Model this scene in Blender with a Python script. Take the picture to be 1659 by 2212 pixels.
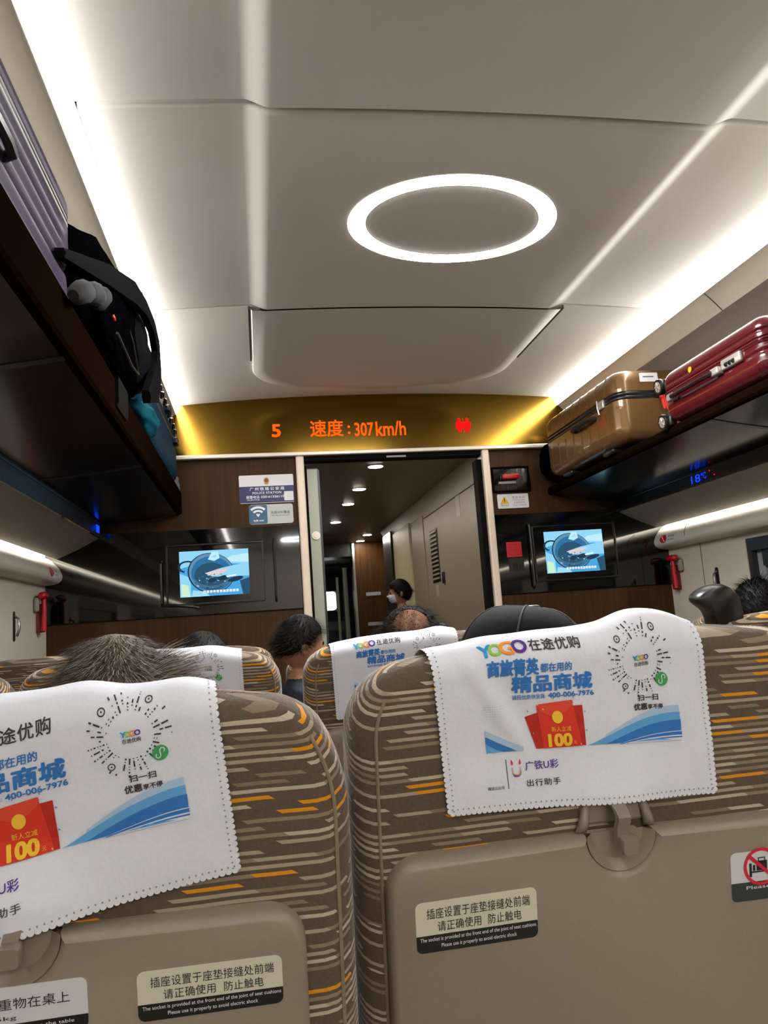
import bpy, bmesh, math, random
from mathutils.geometry import tessellate_polygon
from math import sin, cos, pi, radians, sqrt, atan2, exp, tan, floor
from mathutils import Vector, Matrix, noise

for o in list(bpy.data.objects):
    bpy.data.objects.remove(o, do_unlink=True)
SC = bpy.context.scene
COL = SC.collection
E = 1.22            # eye height above the carriage floor; heights below are relative to the eye
BH = 3.75           # distance of the bulkhead
random.seed(7)

# ------------------------------------------------------------------ camera
cam_d = bpy.data.cameras.new('camera')
cam = bpy.data.objects.new('camera', cam_d)
COL.objects.link(cam)
SC.camera = cam
yaw, pit, rol = .1665, .143503, -.071219
F = Vector((sin(yaw) * cos(pit), cos(yaw) * cos(pit), sin(pit)))
R0 = Vector((cos(yaw), -sin(yaw), 0))
U0 = R0.cross(F)
RR = cos(rol) * R0 + sin(rol) * U0
UU = -sin(rol) * R0 + cos(rol) * U0
cam.matrix_world = Matrix(((RR.x, UU.x, -F.x, 0), (RR.y, UU.y, -F.y, 0), (RR.z, UU.z, -F.z, E), (0, 0, 0, 1)))
cam_d.sensor_fit = 'VERTICAL'
cam_d.sensor_height = 24.0
cam_d.lens = 1655.1 / 2212 * 24.0
cam_d.clip_start = .02

# ------------------------------------------------------------------ world, light levels, exposure
STRIP, RING, RAIL, SPOT = 17.0, 130.0, 26.0, 130.0
w = bpy.data.worlds.new('night')
SC.world = w
w.use_nodes = True
w.node_tree.nodes['Background'].inputs[0].default_value = (.5, .6, .8, 1)
w.node_tree.nodes['Background'].inputs[1].default_value = .01
vs = SC.view_settings
vs.view_transform = 'Standard'
vs.look = 'None'
vs.exposure = 0.45
vs.gamma = 1.0
vs.use_curve_mapping = False
SC.cycles.use_denoising = True
SC.cycles.max_bounces = 8

# ------------------------------------------------------------------ materials
def lin(c):
    if isinstance(c, str):
        c = tuple(int(c[i:i + 2], 16) / 255 for i in (0, 2, 4))
    return tuple(x / 12.92 if x <= .04045 else ((x + .055) / 1.055) ** 2.4 for x in c)

MATS = {}
def mat(name, col, rough=.5, metal=0, spec=.5, coat=0, var=.06, scale=30, bump=0, emit=None, estr=0, alpha=None):
    if name in MATS:
        return MATS[name]
    m = bpy.data.materials.new(name)
    m.use_nodes = True
    nt = m.node_tree
    b = nt.nodes['Principled BSDF']
    c = lin(col)
    b.inputs['Roughness'].default_value = rough
    b.inputs['Metallic'].default_value = metal
    b.inputs['Specular IOR Level'].default_value = spec
    b.inputs['Coat Weight'].default_value = coat
    b.inputs['Coat Roughness'].default_value = .08
    if var:
        tc = nt.nodes.new('ShaderNodeTexCoord')
        n = nt.nodes.new('ShaderNodeTexNoise')
        n.inputs['Scale'].default_value = scale
        n.inputs['Detail'].default_value = 3
        r = nt.nodes.new('ShaderNodeValToRGB')
        r.color_ramp.elements[0].position = .3
        r.color_ramp.elements[1].position = .7
        r.color_ramp.elements[0].color = tuple(x * (1 - var) for x in c) + (1,)
        r.color_ramp.elements[1].color = tuple(min(1, x * (1 + var)) for x in c) + (1,)
        nt.links.new(tc.outputs['Object'], n.inputs['Vector'])
        nt.links.new(n.outputs['Fac'], r.inputs['Fac'])
        nt.links.new(r.outputs['Color'], b.inputs['Base Color'])
        if bump:
            bp = nt.nodes.new('ShaderNodeBump')
            bp.inputs['Strength'].default_value = bump
            bp.inputs['Distance'].default_value = .002
            nt.links.new(n.outputs['Fac'], bp.inputs['Height'])
            nt.links.new(bp.outputs['Normal'], b.inputs['Normal'])
    else:
        b.inputs['Base Color'].default_value = c + (1,)
    if emit:
        b.inputs['Emission Color'].default_value = lin(emit) + (1,)
        b.inputs['Emission Strength'].default_value = estr
    MATS[name] = m
    return m

def wood(name, c0, c1, rough=.45):
    m = bpy.data.materials.new(name)
    m.use_nodes = True
    nt = m.node_tree
    b = nt.nodes['Principled BSDF']
    tc = nt.nodes.new('ShaderNodeTexCoord')
    mp = nt.nodes.new('ShaderNodeMapping')
    mp.inputs['Scale'].default_value = (22, 22, 1.2)
    n = nt.nodes.new('ShaderNodeTexNoise')
    n.inputs['Scale'].default_value = 2.0
    n.inputs['Detail'].default_value = 6
    n.inputs['Distortion'].default_value = .6
    r = nt.nodes.new('ShaderNodeValToRGB')
    r.color_ramp.elements[0].position = .35
    r.color_ramp.elements[1].position = .68
    r.color_ramp.elements[0].color = lin(c0) + (1,)
    r.color_ramp.elements[1].color = lin(c1) + (1,)
    nt.links.new(tc.outputs['Object'], mp.inputs['Vector'])
    nt.links.new(mp.outputs['Vector'], n.inputs['Vector'])
    nt.links.new(n.outputs['Fac'], r.inputs['Fac'])
    nt.links.new(r.outputs['Color'], b.inputs['Base Color'])
    b.inputs['Roughness'].default_value = rough
    b.inputs['Specular IOR Level'].default_value = .15
    MATS[name] = m
    return m

def fabric():
    """brown plush with rows of beige, pale and orange dashes of random length"""
    m = bpy.data.materials.new('striped_plush')
    m.use_nodes = True
    nt = m.node_tree
    N = nt.nodes.new
    L = nt.links.new
    b = nt.nodes['Principled BSDF']
    b.inputs['Roughness'].default_value = .85
    b.inputs['Specular IOR Level'].default_value = .2
    b.inputs['Sheen Weight'].default_value = .35
    b.inputs['Sheen Roughness'].default_value = .4
    tc = N('ShaderNodeTexCoord')
    oi = N('ShaderNodeObjectInfo')
    sx = N('ShaderNodeSeparateXYZ')
    wob = N('ShaderNodeTexNoise')
    wob.inputs['Scale'].default_value = 9
    wob.inputs['Detail'].default_value = 2
    L(tc.outputs['Object'], wob.inputs['Vector'])
    L(tc.outputs['Object'], sx.inputs[0])

    def op(o, a, b_=None):
        n = N('ShaderNodeMath')
        n.operation = o
        for i, v in enumerate((a, b_)):
            if v is None:
                continue
            if isinstance(v, (int, float)):
                n.inputs[i].default_value = v
            else:
                L(v, n.inputs[i])
        return n.outputs[0]
    H = .0074
    v = op('SUBTRACT', sx.outputs['Z'], op('MULTIPLY', sx.outputs['Y'], .75))
    v = op('ADD', v, op('MULTIPLY', wob.outputs['Fac'], .004))
    v = op('DIVIDE', v, H)
    row = op('FLOOR', v)
    fr = op('FRACT', v)
    u = op('ADD', op('ADD', sx.outputs['X'], op('MULTIPLY', sx.outputs['Y'], .9)), op('MULTIPLY', sx.outputs['Z'], 1.7))
    seed = op('MULTIPLY', oi.outputs['Random'], 57.0)
    wn0 = N('ShaderNodeTexWhiteNoise')
    wn0.noise_dimensions = '2D'
    cmb = N('ShaderNodeCombineXYZ')
    L(row, cmb.inputs[0])
    L(seed, cmb.inputs[1])
    L(cmb.outputs[0], wn0.inputs['Vector'])
    u2 = op('DIVIDE', op('ADD', u, op('MULTIPLY', wn0.outputs['Value'], 3.0)), .046)
    # warp the dash lengths
    n1 = N('ShaderNodeTexNoise')
    n1.noise_dimensions = '2D'
    n1.inputs['Scale'].default_value = 1.0
    n1.inputs['Detail'].default_value = 1
    cmb2 = N('ShaderNodeCombineXYZ')
    L(u2, cmb2.inputs[0])
    L(op('MULTIPLY', row, 7.3), cmb2.inputs[1])
    L(cmb2.outputs[0], n1.inputs['Vector'])
    u3 = op('ADD', u2, op('MULTIPLY', n1.outputs['Fac'], 1.1))
    cell = op('FLOOR', u3)
    fu = op('FRACT', u3)
    cmb3 = N('ShaderNodeCombineXYZ')
    L(cell, cmb3.inputs[0])
    L(row, cmb3.inputs[1])
    L(seed, cmb3.inputs[2])
    wn = N('ShaderNodeTexWhiteNoise')
    wn.noise_dimensions = '3D'
    L(cmb3.outputs[0], wn.inputs['Vector'])
    # dash mask: inside the row and, near the ends, inside the dash
    inrow = op('MULTIPLY', op('GREATER_THAN', fr, .22), op('LESS_THAN', fr, .72))
    on = op('GREATER_THAN', wn.outputs['Value'], .3)
    msk = op('MULTIPLY', inrow, on)
    ramp = N('ShaderNodeValToRGB')
    ramp.color_ramp.interpolation = 'CONSTANT'
    el = ramp.color_ramp.elements
    el[0].position = 0
    el[0].color = lin('8b7a67') + (1,)
    for p, c in ((.47, 'a59582'), (.66, 'b9aa97'), (.80, '83725f'), (.925, 'd98f1c')):
        e = el.new(p)
        e.color = lin(c) + (1,)
    el[-1].position = .925
    el[-1].color = lin('d98f1c') + (1,)
    L(wn.outputs['Value'], ramp.inputs['Fac'])
    base = N('ShaderNodeValToRGB')
    base.color_ramp.elements[0].color = lin('54463a') + (1,)
    base.color_ramp.elements[1].color = lin('665648') + (1,)
    fz = N('ShaderNodeTexNoise')
    fz.inputs['Scale'].default_value = 260
    L(tc.outputs['Object'], fz.inputs['Vector'])
    L(fz.outputs['Fac'], base.inputs['Fac'])
    mx = N('ShaderNodeMixRGB')
    L(msk, mx.inputs['Fac'])
    L(base.outputs['Color'], mx.inputs['Color1'])
    L(ramp.outputs['Color'], mx.inputs['Color2'])
    L(mx.outputs['Color'], b.inputs['Base Color'])
    bp = N('ShaderNodeBump')
    bp.inputs['Strength'].default_value = .5
    bp.inputs['Distance'].default_value = .0015
    L(op('ADD', op('MULTIPLY', msk, .6), fz.outputs['Fac']), bp.inputs['Height'])
    L(bp.outputs['Normal'], b.inputs['Normal'])
    MATS['striped_plush'] = m
    return m

def glow(name, col, st):
    if name in MATS:
        return MATS[name]
    m = bpy.data.materials.new(name)
    m.use_nodes = True
    nt = m.node_tree
    nt.nodes.clear()
    e = nt.nodes.new('ShaderNodeEmission')
    e.inputs[0].default_value = lin(col) + (1,)
    e.inputs[1].default_value = st
    o = nt.nodes.new('ShaderNodeOutputMaterial')
    nt.links.new(e.outputs[0], o.inputs[0])
    MATS[name] = m
    return m

M_CEIL = mat('ceiling_white', 'dcd9d2', .55, var=.01, scale=60)
M_BEIGE = mat('upper_wall_beige', 'cfc6b4', .5, var=.02)
M_RACKSHADE = mat('rack_back_shade', '453832', .6, var=.05)  # unlit upper-wall beige: the shade behind the right rack put into the colour
M_WALL = mat('wall_cream', 'c9c1b1', .45, var=.02)
M_RAILW = mat('rail_white', 'd8d3c6', .35, var=.01)
M_RUB = mat('rubber_black', '080808', .8, spec=.1, var=.1)
M_DUCT = mat('duct_grey', '8f8a82', .5, var=.03)
M_SEAM = mat('seam_dark', '3a3631', .8)
M_WOOD = wood('bulkhead_walnut', '36210d', '442b14', .55)
M_WOODD = wood('vestibule_walnut', '38230e', '4c3114')
M_GLOSS = mat('gloss_black', '060607', .035, var=0, coat=.3)
M_BLACK = mat('black_plastic', '0c0c0d', .35, var=.1)
M_DARK = mat('dark_grey_plastic', '1b1b1b', .32, var=.05)
M_SHELF = mat('shelf_glass_black', '0a121c', .2, spec=.4, var=0, coat=.1)
M_BEAM = mat('rack_rail_brown', '120905', .6, spec=.0, var=.04)
M_ALU = mat('aluminium_white', 'd9cdbf', .35, metal=.25, var=.02)
M_POST = mat('post_white', 'd8c4b0', .4, metal=.1, var=.02)
M_SAGE = mat('sage_metal', '9a9c8a', .4, metal=.2, var=.02)
M_CHROME = mat('chrome', 'c0c0c0', .2, metal=1, var=0)
M_FLOOR = mat('floor_grey', '8d877c', .7, var=.1)
M_RED = mat('signal_red', 'b5121b', .35, var=.03)
M_REDD = mat('dark_red', '6a0d12', .4, var=.03)
M_TRAY = mat('tray_taupe', '8b7c6d', .42, var=.03, scale=220, bump=.08)
M_LATCH = mat('latch_taupe', '8d8175', .3, metal=.25, var=.02)
M_FAB = fabric()
M_PIPE = mat('piping_taupe', '84745f', .8, var=.1, scale=200)
M_CLOTH = mat('white_nonwoven', 'dcdee8', .85, spec=.15, var=.02, scale=300, bump=.12)
M_HOLE = mat('punched_hole_grey', '8e8c90', .9, var=0)
M_SKIN = mat('skin', 'b07f62', .5, var=.05, scale=60)
M_LIGHT = glow('led_white', 'fffdf8', STRIP)
M_RING = glow('ring_white', 'ffffff', RING)
M_LRAIL = glow('rail_led', 'fff8ea', RAIL)
M_SPOT = glow('spot_white', 'fff6ea', SPOT)
M_LED = glow('led_orange', 'ff4a08', 1.6)
M_LEDR = glow('led_red', 'ff1010', 1.3)
M_LEDB = glow('led_blue', '1040ff', 1.2)

def gold():
    m = bpy.data.materials.new('gold_gloss')
    m.use_nodes = True
    b = m.node_tree.nodes['Principled BSDF']
    b.inputs['Base Color'].default_value = lin('7c5f24') + (1,)
    b.inputs['Metallic'].default_value = 1
    b.inputs['Roughness'].default_value = .17
    MATS['gold_gloss'] = m
    return m
M_GOLD = gold()

# ------------------------------------------------------------------ mesh builder
class MB:
    def __init__(s):
        s.v, s.f, s.m = [], [], []

    def add(s, vs_, fs, m=0):
        o = len(s.v)
        s.v += [tuple(p) for p in vs_]
        for f in fs:
            s.f.append(tuple(o + i for i in f))
            s.m.append(m)
        return s

    def box(s, x0, x1, y0, y1, z0, z1, m=0):
        return s.add([(x0, y0, z0), (x1, y0, z0), (x1, y1, z0), (x0, y1, z0), (x0, y0, z1), (x1, y0, z1), (x1, y1, z1), (x0, y1, z1)],
                     [(0, 3, 2, 1), (4, 5, 6, 7), (0, 1, 5, 4), (1, 2, 6, 5), (2, 3, 7, 6), (3, 0, 4, 7)], m)

    def grid(s, fn, nu, nv, m=0, flip=False):
        P = [fn(i / nu, j / nv) for j in range(nv + 1) for i in range(nu + 1)]
        Fs = []
        for j in range(nv):
            for i in range(nu):
                a = j * (nu + 1) + i
                q = (a, a + 1, a + nu + 2, a + nu + 1)
                Fs.append(q[::-1] if flip else q)
        return s.add(P, Fs, m)

    def loft(s, rings, m=0, c0=True, c1=True, closed=True):
        n = len(rings[0])
        P = [p for r in rings for p in r]
        Fs = []
        for j in range(len(rings) - 1):
            for i in range(n if closed else n - 1):
                k = (i + 1) % n
                Fs.append((j * n + i, j * n + k, (j + 1) * n + k, (j + 1) * n + i))
        if c0:
            Fs.append(tuple(range(n))[::-1])
        if c1:
            Fs.append(tuple((len(rings) - 1) * n + i for i in range(n)))
        return s.add(P, Fs, m)

    def tube(s, pts, r, n=10, m=0, caps=True, closed=False):
        pts = [Vector(p) for p in pts]
        rings = []
        up = None
        N_ = len(pts)
        for i, p in enumerate(pts):
            if closed:
                t = (pts[(i + 1) % N_] - pts[i - 1]).normalized()
            else:
                t = (pts[min(i + 1, N_ - 1)] - pts[max(i - 1, 0)]).normalized()
            if up is None:
                up = Vector((0, 0, 1)) if abs(t.z) < .9 else Vector((1, 0, 0))
            a = t.cross(up)
            if a.length < 1e-6:
                a = t.orthogonal()
            a.normalize()
            b = a.cross(t).normalized()
            up = b
            rr = r[i] if isinstance(r, (list, tuple)) else r
            rings.append([p + a * (rr * cos(2 * pi * k / n)) + b * (rr * sin(2 * pi * k / n)) for k in range(n)])
        if closed:
            rings.append(rings[0])
            caps = False
        return s.loft(rings, m, caps, caps)

    def disc(s, c, ax, r, h=.0, n=24, m=0, r2=None):
        c, ax = Vector(c), Vector(ax).normalized()
        a = ax.orthogonal().normalized()
        b = ax.cross(a)
        ring = lambda rr, d: [c + ax * d + a * (rr * cos(2 * pi * k / n)) + b * (rr * sin(2 * pi * k / n)) for k in range(n)]
        if h == 0:
            return s.add(ring(r, 0), [tuple(range(n))], m)
        return s.loft([ring(r, 0), ring(r if r2 is None else r2, h)], m)

    def prism(s, poly, fn, h0, h1, m=0):
        """2D polygon (a, b) -> fn(a, b, h), extruded from h0 to h1"""
        n = len(poly)
        P = [fn(a, b, h0) for a, b in poly] + [fn(a, b, h1) for a, b in poly]
        Fs = [tuple(range(n))[::-1], tuple(range(n, 2 * n))]
        for i in range(n):
            k = (i + 1) % n
            Fs.append((i, k, n + k, n + i))
        return s.add(P, Fs, m)

    def rbox(s, c, size, r, k=3, nx=(1, 1, 1), m=0, disp=None):
        """box with rounded edges; nx = straight-part subdivisions per axis; disp(p, n) -> offset along the normal"""
        hx = [q / 2 for q in size]
        ts = []
        for a in range(3):
            h = hx[a]
            rr = min(r, h * .999)
            co = [-h + rr * (1 - cos(pi / 2 * i / k)) for i in range(k)]
            st = [-h + rr + (2 * h - 2 * rr) * i / nx[a] for i in range(nx[a] + 1)]
            ts.append(co + st + [-q for q in co[::-1]])
        def fix(p):
            q = [max(-hx[a] + min(r, hx[a] * .999), min(hx[a] - min(r, hx[a] * .999), p[a])) for a in range(3)]
            d = Vector([p[a] - q[a] for a in range(3)])
            if d.length > 1e-9:
                d.normalize()
            P = Vector(q) + d * min(r, min(hx) * .999)
            if disp:
                P = P + d * disp(P, d)
            return tuple(P + Vector(c))
        for a in range(3):
            b_, c_ = (a + 1) % 3, (a + 2) % 3
            for sg in (-1, 1):
                P, Fs = [], []
                nb, nc = len(ts[b_]), len(ts[c_])
                for j in range(nc):
                    for i in range(nb):
                        p = [0, 0, 0]
                        p[a] = sg * hx[a]
                        p[b_] = ts[b_][i]
                        p[c_] = ts[c_][j]
                        P.append(fix(p))
                for j in range(nc - 1):
                    for i in range(nb - 1):
                        q = (j * nb + i, j * nb + i + 1, (j + 1) * nb + i + 1, (j + 1) * nb + i)
                        Fs.append(q if sg > 0 else q[::-1])
                s.add(P, Fs, m)
        return s

    def build(s, name, mats, parent=None, origin=None, angle=40, merge=True, smooth=True):
        if not isinstance(mats, (list, tuple)):
            mats = [mats]
        root = parent
        while root is not None and root.parent is not None:
            root = root.parent
        if root is not None:
            org = Vector(root.location)
        else:
            org = Vector(origin) + Vector((0, 0, E)) if origin is not None else None
        if org is None:
            xs = [p[0] for p in s.v]; ys = [p[1] for p in s.v]; zs = [p[2] for p in s.v]
            org = Vector(((min(xs) + max(xs)) / 2, (min(ys) + max(ys)) / 2, min(zs) + E))
        me = bpy.data.meshes.new(name)
        me.from_pydata([(p[0] - org.x, p[1] - org.y, p[2] + E - org.z) for p in s.v], [], s.f)
        for m in mats:
            me.materials.append(m)
        me.polygons.foreach_set('material_index', s.m)
        if merge:
            bm = bmesh.new()
            bm.from_mesh(me)
            bmesh.ops.remove_doubles(bm, verts=bm.verts, dist=1e-5)
            bmesh.ops.recalc_face_normals(bm, faces=bm.faces)
            bm.to_mesh(me)
            bm.free()
        if smooth:
            me.polygons.foreach_set('use_smooth', [True] * len(me.polygons))
            me.set_sharp_from_angle(angle=radians(angle))
        o = bpy.data.objects.new(name, me)
        COL.objects.link(o)
        if parent is not None:
            o.parent = parent
        else:
            o.location = org
        return o

def bev(o, w_=.003, seg=2):
    b = o.modifiers.new('bevel', 'BEVEL')
    b.width = w_
    b.segments = seg
    b.limit_method = 'ANGLE'
    b.angle_limit = radians(35)
    return o

def empty(name, loc):
    o = bpy.data.objects.new(name, None)
    o.empty_display_size = .05
    COL.objects.link(o)
    o.location = (loc[0], loc[1], loc[2] + E)
    return o

def tag(o, label, cat, group=None):
    o['label'] = label
    o['category'] = cat
    if group:
        o['group'] = group
    return o

def struct(o):
    o['kind'] = 'structure'
    return o

def dup(root, loc, label, group=None, remap=None):
    r = root.copy()
    COL.objects.link(r)
    r.location = (loc[0], loc[1], loc[2] + E)
    r['label'] = label
    if group:
        r['group'] = group
    for ch in list(root.children):
        c = ch.copy()
        COL.objects.link(c)
        c.parent = r
        for g in ch.children:
            d = g.copy()
            COL.objects.link(d)
            d.parent = c
    return r

# ------------------------------------------------------------------ lettering
_tc = {}
def text2d(body, bold=0, shear=0, spacing=1):
    key = (body, bold, shear, spacing)
    if key in _tc:
        return _tc[key]
    cu = bpy.data.curves.new('lettering', 'FONT')
    cu.body = body
    cu.size = 1
    cu.offset = bold
    cu.shear = shear
    cu.space_character = spacing
    cu.resolution_u = 3
    ob = bpy.data.objects.new('lettering', cu)
    COL.objects.link(ob)
    dg = bpy.context.evaluated_depsgraph_get()
    dg.update()
    me = bpy.data.meshes.new_from_object(ob.evaluated_get(dg))
    P = [(v.co.x, v.co.y) for v in me.vertices]
    Fs = [tuple(p.vertices) for p in me.polygons]
    bpy.data.objects.remove(ob)
    bpy.data.curves.remove(cu)
    bpy.data.meshes.remove(me)
    x0, x1 = min(p[0] for p in P), max(p[0] for p in P)
    y0, y1 = min(p[1] for p in P), max(p[1] for p in P)
    P = [((x - x0) / (x1 - x0), (y - y0) / (y1 - y0)) for x, y in P]
    _tc[key] = (P, Fs, (x1 - x0) / (y1 - y0))
    return _tc[key]

def put_text(mb, body, a0, b0, a1, b1, fn, m=0, bold=0, shear=0, spacing=1):
    """fit text into the box a0..a1 (left to right), b0..b1 (bottom to top); fn(a, b) -> 3D"""
    P, Fs, _ = text2d(body, 0, shear, spacing)
    h = abs(b1 - b0) * bold * 1.5
    offs = [(0, 0)] if not bold else [(h * cos(q), h * sin(q)) for q in (pi / 4, 3 * pi / 4, 5 * pi / 4, 7 * pi / 4)] + ([(h, 0), (-h, 0)] if bold > .02 else [])
    am, bm_ = (a0 + a1) / 2, (b0 + b1) / 2
    e = abs(a1 - a0) * .05 + 1e-6
    c0 = Vector(fn(am, bm_))
    nn = (Vector(fn(am + e, bm_)) - c0).cross(Vector(fn(am, bm_ + e)) - c0)
    nn.normalize()
    if nn.dot(c0) > 0:                 # raised towards the aisle side of the sheet
        nn = -nn
    for i, (ox, oy) in enumerate(offs):
        q = nn * (.00005 * i)          # each pass of ink a hair above the last
        mb.add([tuple(Vector(fn(a0 + h + (a1 - a0 - 2 * h) * x + ox, b0 + (b1 - b0) * y + oy)) + q) for x, y in P], Fs, m)

def arc_poly(cx, cy, r0, r1, t0, t1, n=16):
    o = [(cx + r1 * cos(t0 + (t1 - t0) * i / n), cy + r1 * sin(t0 + (t1 - t0) * i / n)) for i in range(n + 1)]
    i_ = [(cx + r0 * cos(t1 + (t0 - t1) * i / n), cy + r0 * sin(t1 + (t0 - t1) * i / n)) for i in range(n + 1)]
    return o, i_

def ring2d(mb, cx, cy, r0, r1, t0, t1, fn, m=0, n=20):
    P, Fs = [], []
    for i in range(n + 1):
        t = t0 + (t1 - t0) * i / n
        P += [fn(cx + r0 * cos(t), cy + r0 * sin(t)), fn(cx + r1 * cos(t), cy + r1 * sin(t))]
    for i in range(n):
        Fs.append((2 * i, 2 * i + 1, 2 * i + 3, 2 * i + 2))
    mb.add(P, Fs, m)

def poly2d(mb, pts, fn, m=0):
    mb.add([fn(a, b) for a, b in pts], [tuple(range(len(pts)))], m)

def ell2d(mb, cx, cy, rx, ry, fn, m=0, n=24, rot=0):
    pts = []
    for i in range(n):
        t = 2 * pi * i / n
        x, y = rx * cos(t), ry * sin(t)
        pts.append((cx + x * cos(rot) - y * sin(rot), cy + x * sin(rot) + y * cos(rot)))
    poly2d(mb, pts, fn, m)

def rrect(x0, x1, y0, y1, r, n=6):
    out = []
    for cx, cy, t in ((x1 - r, y1 - r, 0), (x0 + r, y1 - r, pi / 2), (x0 + r, y0 + r, pi), (x1 - r, y0 + r, 3 * pi / 2)):
        for i in range(n + 1):
            a = t + pi / 2 * i / n
            out.append((cx + r * cos(a), cy + r * sin(a)))
    return out

# ================================================================== carriage shell
Y0B = -3.2                    # the carriage runs on behind the camera
mb = MB(); mb.box(-1.06, 2.22, Y0B, BH, -1.26, -1.22); struct(mb.build('floor', M_FLOOR))
mb = MB(); mb.box(-1.06, 2.22, Y0B - .05, Y0B, -1.22, 1.2); struct(mb.build('wall_rear', M_WALL))

XL, XR = -.365, 1.600         # lips of the two light coves
def zbase(x):
    return 1.160 - .040 * abs((x - .615) / 1.0) ** 2.2
def ceil_profile(drop=.022):
    """points from the left cove to the right cove"""
    P = []
    n = 10
    for i in range(n + 1):
        x = -.335 + (.008 + .335) * i / n
        P.append((x, zbase(x)))
    def step(xa, xb, up):
        out = []
        for i in range(1, 9):
            t = i / 8
            s_ = t * t * (3 - 2 * t)
            x = xa + (xb - xa) * t
            out.append((x, zbase(x) - drop * (s_ if up else 1 - s_)))
        return out
    P += step(.008, .072, True)
    for i in range(1, 12):
        x = .072 + (1.118 - .072) * i / 12
        P.append((x, zbase(x) - drop))
    P.append((1.118, zbase(1.118) - drop))
    P += step(1.118, 1.185, False)
    for i in range(1, n + 1):
        x = 1.185 + (1.565 - 1.185) * i / n
        P.append((x, zbase(x)))
    return P

def ceil_panel(name, y0, y1, drop=.022, dz0=0., lip0=True, lip1=True, rr=.007):
    prof = ceil_profile(drop)
    mb = MB()
    rows = []
    if lip0:
        rows += [(y0, rr * 2.2), (y0, rr)] + [(y0 + rr * (1 - cos(a)), rr * (1 - sin(a))) for a in (pi / 6, pi / 3)]
    rows.append((y0 + (rr if lip0 else 0), 0))
    rows.append((y1 - (rr if lip1 else 0), 0))
    if lip1:
        rows += [(y1 - rr * (1 - cos(a)), rr * (1 - sin(a))) for a in (pi / 3, pi / 6)] + [(y1, rr), (y1, rr * 2.2)]
    mb.loft([[(x, y, z + up + dz0) for x, z in prof] for y, up in rows], 0, False, False, closed=False)
    return struct(mb.build(name, M_CEIL, angle=60))
ceil_panel('ceiling', Y0B, -1.05)
ceil_panel('ceiling', -1.045, 1.536, dz0=-.002, rr=.004)
ceil_panel('ceiling', 1.554, 2.618, rr=.010)
mb = MB(); mb.loft([[(x, y, z + .014) for x, z in ceil_profile()] for y in (Y0B, 2.66)], 0, False, False, closed=False)
struct(mb.build('ceiling', M_SEAM))
# last bay: plain arched vault with a raised cover whose far corners are rounded
prof = [(-.335 + 1.9 * i / 40, zbase(-.335 + 1.9 * i / 40)) for i in range(41)]
mb = MB(); mb.loft([[(x, y, z + u_) for x, z in prof] for y, u_ in ((2.622, .01), (2.622, .002), (2.624, 0), (BH + .02, 0))], 0, False, False, closed=False)
struct(mb.build('ceiling', M_CEIL, angle=60))
def cover_outline(ins):
    x0, x1, y0, y1, r = .012 + ins, 1.182 - ins, 2.622, 3.60 - ins, .30
    pts = [(x1, y0)]
    for i in range(13):
        a = pi / 2 * i / 12
        pts.append((x1 - r + r * cos(a) ** .9, y1 - .16 - r * .55 + r * .9 * sin(a)))
    for i in range(1, 12):
        t = i / 12
        x = (x1 - r) + (x0 + r - x1 + r) * t
        pts.append((x, y1 - .16 + r * .35 + .055 * sin(pi * t)))
    for i in range(13):
        a = pi / 2 + pi / 2 * i / 12
        pts.append((x0 + r + r * (-(abs(cos(a)) ** .9)), y1 - .16 - r * .55 + r * .9 * sin(a)))
    pts.append((x0, y0))
    return pts
mb = MB()
rings = []
for ins, dz in ((0, .004), (0, -.010), (.006, -.018), (.055, -.022)):
    rings.append([(x, y, zbase(x) + dz) for x, y in cover_outline(ins)])
n = len(rings[0])
mb.loft(rings, 0, False, False, closed=False)
# skin of the cover, from the front edge to the outline
inner = rings[-1]
half = n // 2
for i in range(half):
    a, b = inner[i], inner[i + 1]
    c, d = inner[n - 1 - i], inner[n - 2 - i]
    nseg = 14
    for k in range(nseg):
        t0, t1 = k / nseg, (k + 1) / nseg
        def L_(p, q, t):
            x = p[0] + (q[0] - p[0]) * t
            return (x, p[1] + (q[1] - p[1]) * t, zbase(x) - .022)
        mb.add([L_(a, c, t0), L_(a, c, t1), L_(b, d, t1), L_(b, d, t0)], [(0, 1, 2, 3)])
o = mb.build('ceiling', M_CEIL, angle=50)
struct(o)
# dark seams beside the cover
mb = MB()
for x0 in (.004, 1.184):
    mb.box(x0, x0 + .006, 2.624, 3.16, zbase(.01) - .012, zbase(.01) + .003)
struct(mb.build('trim_1', M_SEAM))

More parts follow.
